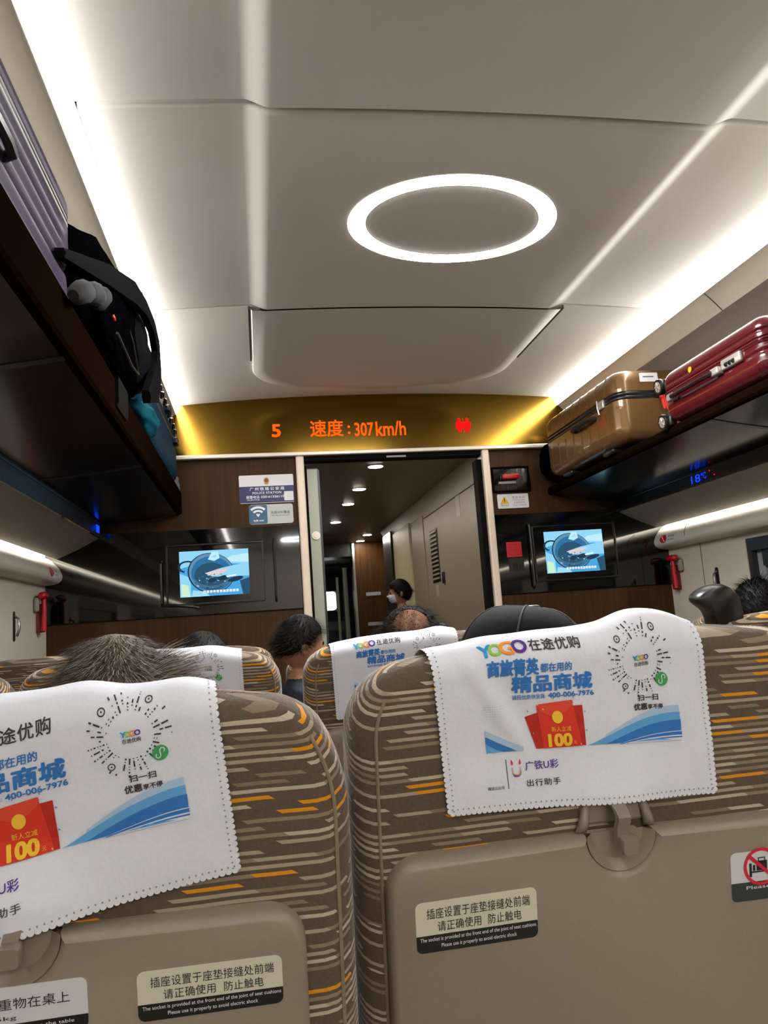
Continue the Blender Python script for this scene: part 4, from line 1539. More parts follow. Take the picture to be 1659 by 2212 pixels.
# row 1
plB = Plane(-.213, .685, -.046, .284, .11, .036, .002, .038, .184, .238)
plC = Plane(.362, .75, -.028, .284, .075, .030, -.0155, .036, .198, .256)
make_seat(plB, 'striped seat at lower left, nearest row, its tray table carrying the 25 kg load notice', 0,
          (('socket', .099, .2165, .2205, .2615, 'cream socket notice with a black lower band'), ('heavy', -.075, .0605, .218, .259, 'white load notice with a black lower band')), skew=-.28)
make_seat(plC, 'striped seat at lower right, nearest row, its tray table carrying a red no-luggage notice', 0,
          (('socket', -.2305, -.109, .237, .286, 'cream socket notice with a black lower band'), ('luggage', .100, .238, .230, .2805, 'white no-luggage notice with a charcoal lower band')), skew=.0)
make_cover(Cover(plB, (-.3325, .0330), (1.002, -.159), (.0887, .97), bumps=((265, 26, .006), (180, 30, .004)), seed=5, crease=False, lift=.017),
           'white printed headrest cover hanging crookedly on the lower left seat')
make_cover(Cover(plC, (.161, -.0090), (1., .033), (.06, 1.), bumps=((232, 30, .012), (265, 22, .007), (60, 30, .002)), seed=1),
           'white printed headrest cover with all its print in view on the lower right seat')

# the rows behind and across the aisle
GR = 'rows of striped train seats'
plB2 = Plane(-.238, 1.705, -.032, .275, .07, .028)
plC2 = Plane(.362, 1.71, -.032, .277, .07, .028)
make_seat(plB2, 'striped seat in the second row, left of the narrow gap, behind the grey-haired head', 0)
sC2 = make_seat(plC2, 'striped seat in the second row, right of the narrow gap, below the balding head', 0)
make_cover(Cover(plB2, (-.335, -.002), (1, .02), (.02, 1), bumps=((225, 40, .004),), seed=9, crease=False, amp=.0008),
           'white printed headrest cover on the second-row seat behind the grey-haired head')
make_cover(Cover(plC2, (.146, -.002), (1, .0), (.035, 1.), bumps=((255, 30, .006),), seed=12, crease=False, amp=.0008),
           'white printed headrest cover on the second-row seat half hidden by the big cover')
make_seat(Plane(.352, 2.70, -.078, .277, .07, .028), 'striped seat in the third row, on the aisle, ahead of the balding head', 1)
plain = make_seat(Plane(-.745, 1.705, -.036, .225, .07, .028, hwt=.19), 'striped window seat in the second row, at the left wall', 0)
dup(plain, (-.745, .70, -1.22), 'striped window seat in the nearest row, at the left wall', GR)
dup(plain, (-.745, 2.70, -1.22), 'striped window seat in the third row, at the left wall', GR)
plB3 = Plane(-.238, 2.70, -.04, .275, .07, .028)
make_seat(plB3, 'striped middle seat in the third row, ahead of the dark-haired head on the left', 0)
plD = Plane(1.345, 1.71, -.040, .270, .07, .028)
sD = make_seat(plD, 'striped aisle seat across the aisle with a grey grab handle, second row', -1)
sD1 = make_seat(Plane(1.33, 2.70, -.06, .270, .07, .028), 'striped aisle seat across the aisle, third row', 0)
dup(sD1, (1.33, .72, -1.22), 'striped aisle seat across the aisle, nearest row', GR)
plE = Plane(1.865, 1.71, -.052, .25, .07, .028, hwt=.21)
sE = make_seat(plE, 'striped window seat at the right wall, second row', 0)
dup(sE, (1.865, 2.70, -1.22), 'striped window seat at the right wall, third row', GR)
dup(sE, (1.865, .72, -1.22), 'striped window seat at the right wall, nearest row', GR)

# ================================================================== luggage racks
def rack(side):
    s_ = 1 if side == 'left' else -1
    if side == 'left':
        fx, zt, zb, ix, iz = -.352, .692, .583, -.70, .545
    else:
        fx, zt, zb, ix, iz = 1.497, .632, .600, 1.862, .548
    e = tag(empty('luggage_rack', (fx, 1.0, zb)), 'dark glossy luggage rack along the %s wall with a brown front rail' % side, 'luggage rack', 'luggage racks')
    X = lambda d: fx - d * s_
    P = [(X(0), zt - .006), (X(.004), zt), (X(.020), zt), (X(.028), zt - .012), (X(.045), zt - .022), (X(.045), zb + .004), (X(.02), zb - .004), (X(.006), zb + .0)]
    P.append((X(0), zb + .008))
    mb = MB()
    mb.loft([[(x, y, z) for x, z in P] for y in (Y0B, BH - .012)], 0)
    mb.build('front_rail', M_BEAM, e, angle=30)
    # shelf: glossy underside in bays split by thin bars
    ys = [Y0B, -1.6, -.35, .62, 1.58, 2.62, BH - .012] if side == 'left' else [Y0B, -1.2, .1, 1.2, 2.3, BH - .012]
    for a, b in zip(ys[:-1], ys[1:]):
        mb = MB()
        a_, b_ = a + .012, b - .012
        Q = [(X(.02), zb - .002), (fx + (ix - fx) * .35, zb + (iz - zb) * .30 - .006), (fx + (ix - fx) * .7, zb + (iz - zb) * .66 - .006), (ix, iz), (ix, zt - .03), (X(.045), zt - .02)]
        mb.loft([[(x, y, z) for x, z in Q] for y in (a_, b_)], 0)
        mb.build('shelf_panel', M_SHELF, e, angle=50)
        mb = MB()
        mb.loft([[(x, y, z - .002) for x, z in Q[:4]] + [(x, y, z + .01) for x, z in Q[3::-1]] for y in (b_, b + .012)], 0)
        mb.build('divider_bar', M_BLACK, e, angle=30)
    # black strip towards the duct, with its thin light edge
    tx, tz = (-.735, .486) if side == 'left' else (1.877, .488)
    mb = MB()
    mb.loft([[(ix, y, iz - .001), (ix + (tx - ix) * .5, y, iz - .020), (tx + .004 * s_, y, tz + .004), (tx - .05 * s_, y, tz + .05), (ix, y, iz + .04)] for y in (Y0B, BH - .012)], 0)
    mb.build('back_strip', M_BLACK, e, angle=30)
    mb = MB()
    mb.tube([(ix + .004 * -s_, Y0B, iz - .006), (ix + .004 * -s_, BH - .02, iz - .006)], .0035, 6)
    mb.build('edge_bead', M_DARK, e)
    return e
rkL = rack('left')
rkR = rack('right')
# black clip over the left front rail
mb = MB()
mb.loft([[(-.346, y, .70), (-.343, y, .69), (-.343, y, .625), (-.347, y, .612), (-.356, y, .612), (-.356, y, .700)] for y in (2.03, 2.18)], 0)
mb.build('clip', M_RUB, rkL, angle=30)
# blue readouts on the strips
def read(x, z, y, txt, label, h, tilt, wd):
    e = tag(empty('temperature_readout', (x, y, z)), label, 'readout', 'blue readouts')
    s_ = -1 if x > .6 else 1
    mb = MB()
    for t, d0, d1, k0, k1 in txt:
        put_text(mb, t, d0, k0, d1, k1, lambda a, b: (x + s_ * (.0012 + b * tilt), y - s_ * -1 * 0 - (a if s_ < 0 else -a), z + b))
    mb.build('digits', M_LEDB, e, smooth=False, merge=False)
    return e
e = read(1.868, .500, 3.02, (('18', 0, .07, 0, .034), ('℃', .078, .115, .006, .034)), 'blue lit temperature readout under the right rack', .034, .0, 0)
mb = MB()
for yy, zz in ((2.87, .53), (2.84, .508)):
    mb.disc((1.862, yy, zz), (-1, 0, -.3), .0025, .002, 8)
mb.build('indicator_dot', M_LEDR, e)
e = tag(empty('temperature_readout', (-.715, 3.6, .50)), 'small blue lit readout under the left rack', 'readout', 'blue readouts')
mb = MB(); mb.box(-.7145, -.7125, 3.58, 3.64, .497, .532); mb.build('digits', M_LEDB, e, smooth=False)

# ================================================================== luggage
def case(name, label, x0, x1, y0, y1, z0, z1, mshell, mband, split, groove, r=.05, bandw=.014, n_long=60, axis=1):
    """hard-shell case lying on its face; split at height z; groove(p, n, size) displaces the shells"""
    e = tag(empty(name, ((x0 + x1) / 2, (y0 + y1) / 2, z0)), label, 'suitcase')
    for nm, a, b in (('lower_shell', z0, split - bandw / 2), ('upper_shell', split + bandw / 2, z1)):
        mb = MB()
        c = ((x0 + x1) / 2, (y0 + y1) / 2, (a + b) / 2)
        sz = (x1 - x0, y1 - y0, b - a)
        lo = nm == 'lower_shell'
        # shell with big outer radius; the side towards the split keeps its full outline
        H = b - a
        k = 9
        ring = []
        base = rrect(x0, x1, y0, y1, r, 8)
        # densify the straight runs
        dense = []
        for i in range(len(base)):
            p, q = base[i], base[(i + 1) % len(base)]
            d = sqrt((p[0] - q[0]) ** 2 + (p[1] - q[1]) ** 2)
            m = max(1, int(d / .008))
            for t in range(m):
                dense.append((p[0] + (q[0] - p[0]) * t / m, p[1] + (q[1] - p[1]) * t / m))
        cx, cy = c[0], c[1]
        rings = []
        rr = min(r, H * .8)
        prof = [(0, (H - rr) * i / 22) for i in range(23)] + [(rr * (1 - cos(pi / 2 * i / k)), H - rr + rr * sin(pi / 2 * i / k)) for i in range(1, k + 1)]
        for ins, h in prof:
            z = b - h if lo else a + h
            rg = []
            for x, y in dense:
                f = 1
                px = cx + (x - cx) * (1 - ins / ((x1 - x0) / 2)) if True else x
                py = cy + (y - cy) * (1 - ins / ((y1 - y0) / 2))
                g = groove((px, py, z), (x - cx, y - cy), h / H) if groove else 0
                l = sqrt((x - cx) ** 2 + (y - cy) ** 2)
                # push along the face normal
                nx_, ny_ = 0, 0
                if abs(abs(x - cx) - (x1 - x0) / 2) < r * .6: nx_ = 1 if x > cx else -1
                if abs(abs(y - cy) - (y1 - y0) / 2) < r * .6: ny_ = 1 if y > cy else -1
                rg.append((px - nx_ * g, py - ny_ * g, z))
            rings.append(rg)
        # close the broad face with inset rings
        for t in (.25, .5, .75, .97):
            rg = []
            z = rings[len(prof) - 1][0][2]
            for p in rings[len(prof) - 1]:
                x, y = p[0] + (cx - p[0]) * t, p[1] + (cy - p[1]) * t
                rg.append((x, y, z))
            rings.append(rg)
        mb.loft(rings, 0, True, True)
        mb.build(nm, mshell, e, angle=45)
    mb = MB()
    bd = rrect(x0 + .004, x1 - .004, y0 + .004, y1 - .004, r, 8)
    rings = []
    for q, z in ((.004, split - bandw * .62), (-.003, split - bandw * .45), (-.004, split - bandw * .1), (-.001, split), (-.004, split + bandw * .1), (-.003, split + bandw * .45), (.004, split + bandw * .62)):
        rings.append([(x + (q if x < (x0 + x1) / 2 else -q), y + (q if y < (y0 + y1) / 2 else -q), z) for x, y in bd])
    mb.loft(rings, 0, False, False)
    mb.build('zip_band', mband, e, angle=60)
    return e

def wheel(e, c, ax, r, w_):
    mb = MB()
    c = Vector(c); ax = Vector(ax).normalized()
    mb.loft([[c + ax * d + (ax.orthogonal().normalized() * cos(2 * pi * k / 20) + ax.cross(ax.orthogonal().normalized()) * sin(2 * pi * k / 20)) * rr for k in range(20)]
             for d, rr in ((-w_, r * .7), (-w_, r * .92), (-w_ * .7, r), (w_ * .7, r), (w_, r * .92), (w_, r * .66), (w_ * .8, r * .64))], 0)
    t = mb.build('wheel', M_BLACK, e, angle=50)
    mb = MB()
    q = c + ax * (w_ * .82)
    mb.disc(q, ax, r * .66, .002, 20)
    a = ax.orthogonal().normalized(); b = ax.cross(a)
    for k in range(5):
        t_ = 2 * pi * k / 5
        d = a * cos(t_) + b * sin(t_)
        mb.tube([q + ax * .003 + d * r * .1, q + ax * .003 + d * r * .6], r * .09, 6)
    mb.disc(q, ax, r * .2, .006, 12)
    mb.build('hub', M_SILV, t, angle=50)

M_SILV = mat('silver_plastic', 'b9b4ad', .3, metal=.6, var=0)
M_GOLDC = mat('case_bronze', '755430', .3, metal=.35, var=.03, coat=.4)
M_REDC = mat('case_wine', '4c0913', .22, var=.03, coat=.6)
M_PURC = mat('case_purple', '43394b', .5, spec=.10, var=.03)
M_TEALC = mat('case_teal', '0b3346', .5, spec=.1, var=.05)
# bronze suitcase
def g_gold(p, n, h):
    q = (p[1] - 2.86) / .088
    f = abs(q - floor(q) - .5)
    on = 1 if h > .16 and abs(p[0] - 1.66) > .12 else (.6 if h > .16 else 0)
    return -.0030 * exp(-(f / .045) ** 2) * on
gc = case('suitcase', 'bronze ribbed hard suitcase at the far end of the right rack', 1.452, 1.84, 2.80, 3.60, .652, .958, M_GOLDC, M_BLACK, .842, g_gold, r=.055, bandw=.034)
mb = MB()
mb.tube([(1.452, 3.22, .80), (1.432, 3.21, .80), (1.428, 3.16, .80), (1.428, 3.06, .80), (1.432, 3.01, .80), (1.452, 3.0, .80)], .010, 8); mb.build('carry_handle', M_BLACK, gc)
mb = MB(); mb.rbox((1.449, 2.935, .838), (.014, .055, .036), .005, 2); mb.build('lock', M_SILV, gc)
mb = MB(); mb.tube([(1.441, 2.955, .862), (1.438, 2.95, .83), (1.441, 2.945, .80)], .004, 6); mb.build('zip_pull', M_SILV, gc)
mb = MB(); mb.prism(rrect(1.56, 1.64, .895, .932, .004), lambda a, b, h: (a, h, b), 2.7965, 2.7985); lb = mb.build('label_sticker', M_PAPER, gc, smooth=False)
mb = MB(); put_text(mb, 'suitcase', 1.575, .912, 1.625, .921, lambda a, b: (a, 2.7962, b)) if False else mb.box(1.575, 1.622, 2.7960, 2.7964, .913, .918)
mb.build('print_line', M_GREYI, lb, smooth=False)
mb = MB()
for k in range(6):
    a = k * 1.1
    mb.tube([(1.645, 2.79, .828), (1.648 + .006 * cos(a), 2.782, .81 + .006 * sin(a)), (1.652 + .012 * cos(a + .5), 2.776 + .004 * sin(a), .785 - .004 * k)], [.004, .007, .004], 6)
mb.rbox((1.645, 2.788, .828), (.022, .018, .018), .006, 2)
mb.build('ribbon', mat('ribbon_red', 'c81c1c', .6, var=.05), gc)
for y in (2.98, 3.42):
    mb = MB(); mb.rbox((1.50, y, .644), (.05, .10, .022), .008, 2); mb.build('side_foot', M_BLACK, gc)
# wine-red suitcase
def g_red(p, n, h):
    return .004 * exp(-((h - .25) / .07) ** 2) - .001
rc_ = case('suitcase', 'glossy wine-red suitcase nearest on the right rack', 1.472, 1.86, 1.915, 2.50, .634, .826, M_REDC, M_REDC, .742, g_red, r=.045, bandw=.022)
mb = MB(); mb.tube([(1.474, 2.42, .715), (1.452, 2.40, .713), (1.446, 2.34, .712), (1.446, 2.22, .712), (1.452, 2.16, .713), (1.474, 2.14, .714)], [.008, .010, .009, .009, .010, .008], 8)
h_ = mb.build('carry_handle', mat('handle_dark_wine', '24090c', .35, var=0), rc_)
for y in (2.145, 2.415):
    mb = MB(); mb.rbox((1.462, y, .714), (.026, .045, .026), .007, 2); mb.build('handle_mount', M_SILV, h_)
mb = MB(); mb.rbox((1.469, 2.072, .724), (.016, .10, .034), .006, 2)
lk = mb.build('combination_lock', M_SILV, rc_)
mb = MB()
for k in range(3):
    mb.tube([(1.4605, 2.05 + k * .018, .719), (1.4605, 2.058 + k * .018, .719)], .007, 8)
mb.build('dial', M_DARK, lk)
for z in (.786, .652):
    wheel(rc_, (1.487, 2.525, z), (-1, 0, -.1), .030, .012)
    mb = MB(); mb.rbox((1.50, 2.505, z), (.03, .04, .045), .01, 2); mb.build('wheel_mount', M_BLACK, rc_)
mb = MB(); mb.disc((1.4705, 2.30, .775), (-1, 0, 0), .010, .002, 16); mb.build('badge', M_YEL, rc_)

# purple suitcase on the left rack
def g_pur(p, n, h):
    z = p[2]
    q = (z - .70) / .036
    f = abs(q - floor(q) - .5)
    return .008 * exp(-(f / .16) ** 2) * (1 if p[1] < 1.66 else max(0, 1 - (p[1] - 1.66) / .06))
pc = case('suitcase', 'purple ribbed suitcase nearest on the left rack', -.80, -.398, .92, 1.80, .700, 1.062, M_PURC, M_BLACK, .962, g_pur, r=.07, bandw=.030)
mb = MB(); mb.tube([(-.404, 1.10, .84), (-.384, 1.11, .84), (-.380, 1.15, .84), (-.380, 1.25, .84), (-.384, 1.29, .84), (-.404, 1.30, .84)], .010, 8)
mb.build('carry_handle', M_BLACK, pc)
for y in (1.0, 1.6):
    mb = MB(); mb.rbox((-.50, y, .705), (.06, .05, .03), .01, 2); mb.build('side_foot', M_BLACK, pc)

# soft bags: lumpy closed surfaces
def blob(c, r, amp=.12, seed=0, nu=40, nv=26, ex=.75, sharp=1.0):
    mb = MB()
    def f(a, b):
        t, ph = 2 * pi * a, -pi / 2 + pi * b
        sp = lambda v: (abs(v) ** ex) * (1 if v >= 0 else -1)
        d = Vector((sp(cos(ph)) * sp(cos(t)), sp(cos(ph)) * sp(sin(t)), sp(sin(ph))))
        n1 = noise.noise(d * 2.1 + Vector((seed, 0, 0))) + .5 * abs(noise.noise(d * 4.5 + Vector((0, seed, 0)))) * sharp + .25 * abs(noise.noise(Vector((d.x * 9, d.y * 9, d.z * 5 + seed))))
        k = 1 + amp * n1
        return (c[0] + r[0] * d.x * k, c[1] + r[1] * d.y * k, c[2] + r[2] * d.z * k)
    mb.grid(f, nu, nv)
    return mb
M_BAG = mat('bag_black_nylon', '040405', .8, spec=.0, var=.2, scale=120, bump=.2)
M_BAGG = mat('bag_charcoal', '0c0b0e', .8, spec=.05, var=.12, scale=120, bump=.2)
M_GREYC = mat('fabric_grey', '6a6a6d', .85, var=.1, scale=120)
M_TEAL = mat('fabric_teal', '0c4a58', .8, spec=.05, var=.1, scale=80)
bp = tag(empty('backpack', (-.42, 2.1, .69)), 'big black backpack slumped over the left rack rail behind the purple suitcase', 'backpack')
blob((-.47, 2.10, .865), (.15, .38, .165), .16, 2).build('body', M_BAG, bp, angle=80)
blob((-.40, 2.36, .90), (.085, .20, .135), .14, 5).build('side_pocket', M_BAGG, bp, angle=80)
blob((-.365, 1.98, .80), (.045, .20, .095), .2, 8).build('front_pocket', M_BAG, bp, angle=80)
def strap(pts, ww, nm, m):
    mb = MB()
    rings = []
    for i, p in enumerate(pts):
        j0, j1 = max(i - 1, 0), min(i + 1, len(pts) - 1)
        t = Vector(pts[j1]) - Vector(pts[j0]); t.normalize()
        nn = Vector((1, 0, 0)).cross(t).normalized()
        q = ww[i] if isinstance(ww, list) else ww
        rings.append([tuple(Vector(p) + nn * (q * a) + Vector((b * .010, 0, 0))) for a, b in ((-1, -1), (-1, 1), (0, 1.5), (1, 1), (1, -1), (0, -1.3))])
    mb.loft(rings, 0)
    return mb.build(nm, m, bp, angle=60)
strap([(-.39, 1.62, .83), (-.335, 1.84, .885), (-.305, 2.05, .935), (-.30, 2.22, .965), (-.30, 2.38, .975), (-.30, 2.47, .945), (-.30, 2.49, .875), (-.302, 2.42, .79), (-.31, 2.30, .72)],
      [.010, .026, .030, .022, .022, .036, .050, .055, .02], 'shoulder_strap', M_BAGG)
mb = MB(); mb.tube([(-.315, 1.98, .84), (-.31, 2.07, .80), (-.308, 2.14, .735), (-.31, 2.04, .725), (-.315, 1.86, .745)], .004, 6); mb.build('cord', M_DARK, bp)
mb = MB(); mb.rbox((-.318, 1.84, .775), (.006, .02, .010), .002, 2); mb.build('zip_tag', M_RED, bp)
t = tag(empty('folded_cloth', (-.33, 1.75, .80)), 'rolled grey cloth tucked on the front of the black backpack', 'cloth')
for k, (y0, y1, z) in enumerate(((1.50, 1.58, .700), (1.59, 1.70, .745), (1.705, 1.76, .775))):
    mb = MB()
    mb.tube([(-.335, y0, z - .022), (-.33, y0 + .015, z - .012), (-.325, (y0 + y1) / 2, z + .006), (-.327, y1 - .015, z + .014), (-.335, y1, z + .016)], [.012, .022, .024, .022, .012], 10)
    mb.build('roll', mat('fabric_charcoal_grey', '1f1f21', .85, var=.1, scale=120), t)
t = tag(empty('teal_bag', (-.40, 2.62, .70)), 'teal fabric bag peeking out under the black backpack', 'bag')
blob((-.40, 2.66, .745), (.07, .16, .055), .2, 4).build('body', M_TEAL, t, angle=80)
# dark teal suitcase standing behind the backpack
def g_teal(p, n, h):
    q = p[1] / .045
    f = abs(q - floor(q) - .5)
    return .005 * exp(-(f / .16) ** 2)
tc_ = case('suitcase', 'dark teal ribbed suitcase at the far end of the left rack', -.72, -.356, 2.80, 3.64, .700, .975, M_TEALC, M_BLACK, .90, g_teal, r=.05, bandw=.02)
mb = MB()
for k in range(9):
    a = 2.9 + k * .075
    mb.tube([(-.352 + (.006 if k % 2 else 0), a, .985 - k * .006), (-.348, a + .03, .991 - k * .006), (-.352, a + .055, .979 - k * .006), (-.356, a + .03, .971 - k * .006)], .006, 6, closed=True)
mb.build('strap_chain', M_DARK, tc_)
for y, z in ((3.24, .955), (3.50, .88)):
    mb = MB(); mb.rbox((-.350, y, z), (.03, .07, .03), .006, 2); mb.build('buckle', M_BLACK, tc_)
t = tag(empty('folded_jacket', (-.42, 3.63, .70)), 'grey cloth lying on the rail at the far end of the left rack', 'cloth')
blob((-.405, 3.66, .712), (.05, .06, .05), .25, 6).build('body', M_GREYC, t, angle=80)
t = tag(empty('black_bag', (1.45, 3.66, .64)), 'small black bag at the far end of the right rack by the gold header', 'bag')
blob((1.60, 3.675, .755), (.15, .05, .11), .12, 3).build('body', M_BAG, t, angle=80)

# ================================================================== wall fittings
def hammer(x, s_, y, label):
    e = tag(empty('safety_hammer', (x, y, .06)), label, 'emergency hammer', 'emergency hammers')
    X = lambda d: x - d * s_
    mb = MB()
    q = sorted((X(0), X(.022)))
    mb.box(q[0], q[1], y - .012, y + .028, .065, .19)
    q = sorted((X(.022), X(.030)))
    mb.box(q[0], q[1], y - .012, y - .004, .065, .20); mb.box(q[0], q[1], y + .020, y + .028, .065, .19)
    bev(mb.build('holder', M_REDD, e, smooth=False), .003)
    mb = MB()
    mb.tube([(X(.034), y - .018, .07), (X(.036), y - .018, .15), (X(.034), y - .016, .215)], [.012, .011, .010], 10)
    mb.build('handle', M_RED, e)
    mb = MB()
    mb.tube([(X(.034), y - .055, .218), (X(.034), y - .045, .222), (X(.034), y - .01, .226), (X(.034), y + .025, .226), (X(.034), y + .04, .226)], [.008, .017, .017, .014, .008], 12)
    mb.build('head', M_RED, e)
    mb = MB()
    mb.tube([(X(.034), y + .038, .226), (X(.034), y + .075, .226)], [.009, .006], 8)
    mb.build('tip', M_DARK, e)
    mb = MB(); mb.rbox((X(.012), y - .045, .185), (.02, .03, .06), .008, 2); mb.build('clip', M_DUCT, e)
    return e
hammer(2.13, 1, 3.665, 'red emergency hammer in its holder on the right wall')
hammer(-.975, -1, 3.60, 'red emergency hammer in its holder on the left wall')
def hook(x, s_, y, label):
    e = tag(empty('coat_hook', (x, y, .04)), label, 'coat hook', 'coat hooks')
    X = lambda d: x - d * s_
    mb = MB()
    pts = rrect(y - .013, y + .013, .03, .150, .0125, 8)
    mb.prism(pts, lambda a, b, h: (X(h), a, b), 0, .003)
    bev(mb.build('plate', M_DARK, e, smooth=False), .001)
    mb = MB(); mb.tube([(X(.003), y, .13), (X(.018), y, .12), (X(.022), y, .08), (X(.012), y, .05)], .005, 8); mb.build('hook', M_CHROME, e)
hook(2.13, 1, 3.33, 'dark oval coat hook on the right wall')
hook(-.975, -1, 3.28, 'dark oval coat hook on the left wall')
# no-smoking stickers on the rail ends
for x, s_, nm in ((2.044, 1, 'right'), (-.889, -1, 'left')):
    e = tag(empty('no_smoking_sticker', (x, 3.6, .31)), 'small red and white no-smoking sticker on the end of the %s rail' % nm, 'sticker', 'no-smoking stickers')
    yc = 3.60
    def on(a, b, d=0):
        # on the rounded rail
        zz = b
        pr = ((.286, .058), (.298, .072), (.315, .077), (.330, .074), (.350, .064), (.370, .048))
        o_ = .066
        for (z0, a0), (z1, a1) in zip(pr[:-1], pr[1:]):
            if z0 <= zz <= z1:
                o_ = a0 + (a1 - a0) * (zz - z0) / (z1 - z0)
        xx = 2.13 - o_ - .001 - d if s_ > 0 else -.975 + o_ + .001 + d
        return (xx, yc + (a if s_ < 0 else -a), zz)
    mb = MB(); mb.grid(lambda a, b: on(-.075 + .15 * a, .300 + .05 * b), 2, 6); mb.build('backing', M_PAPER, e)
    mb = MB(); mb.grid(lambda a, b: on(-.045 + .034 * cos(2 * pi * a) * b, .325 + .021 * sin(2 * pi * a) * b, .0006), 20, 3); mb.build('red_disc', M_RING_RED, e)
    mb = MB(); mb.grid(lambda a, b: on(-.060 + .030 * a - .004 + .008 * b, .340 - .030 * a, .0012), 4, 1); mb.build('slash', M_PAPER, e)
    mb = MB(); put_text(mb, '禁止吸烟', .0, .327, .06, .340, lambda a, b: on(a, b, .001)); put_text(mb, 'No smoking', .0, .312, .06, .321, lambda a, b: on(a, b, .001))
    mb.build('lettering', M_GREYI, e, smooth=False, merge=False)

# ================================================================== people
def skinned(joints, edges):
    """joints: list of (xyz, radius); returns a mesh grown around the skeleton"""
    me = bpy.data.meshes.new('skeleton')
    me.from_pydata([j[0] for j in joints], edges, [])
    o = bpy.data.objects.new('skeleton', me)
    COL.objects.link(o)
    sk = o.modifiers.new('skin', 'SKIN')
    sk.use_smooth_shade = True
    sub = o.modifiers.new('sub', 'SUBSURF')
    sub.levels = 1
    for v, j in zip(me.skin_vertices[0].data, joints):
        r = j[1]
        v.radius = (r, r) if not isinstance(r, tuple) else r
    me.skin_vertices[0].data[0].use_root = True
    dg = bpy.context.evaluated_depsgraph_get()
    dg.update()
    out = bpy.data.meshes.new_from_object(o.evaluated_get(dg))
    P = [tuple(v.co) for v in out.vertices]
    Fs = [tuple(p.vertices) for p in out.polygons]
    bpy.data.objects.remove(o)
    bpy.data.meshes.remove(me)
    bpy.data.meshes.remove(out)
    return P, Fs

def head_r(d):
    """surface distance of the head from its centre along the unit direction d (+y is the face)"""
    x, y, z = d
    a, b, c = .077, .096, .118
    r = 1 / sqrt((x / a) ** 2 + (y / b) ** 2 + (z / c) ** 2)
    if z < 0:                                   # jaw narrows
        r *= 1 - .16 * (z * z) * (1 - .4 * max(0, y))
        r *= 1 - .10 * max(0, -y) * (-z)
    g = lambda px, py, pz, w_: exp(-((x - px) ** 2 + (y - py) ** 2 + (z - pz) ** 2) / w_)
    r += .020 * g(0, .98, -.20, .012) + .010 * g(0, .99, -.06, .010)          # nose
    r += .005 * (g(.3, .92, .12, .03) + g(-.3, .92, .12, .03))                # brow
    r -= .007 * (g(.32, .93, -.02, .018) + g(-.32, .93, -.02, .018))          # eye sockets
    r += .005 * g(0, .88, -.48, .03)                                          # lips
    r -= .004 * g(0, .91, -.42, .006)
    r += .006 * g(0, .72, -.70, .05)                                          # chin
    return r

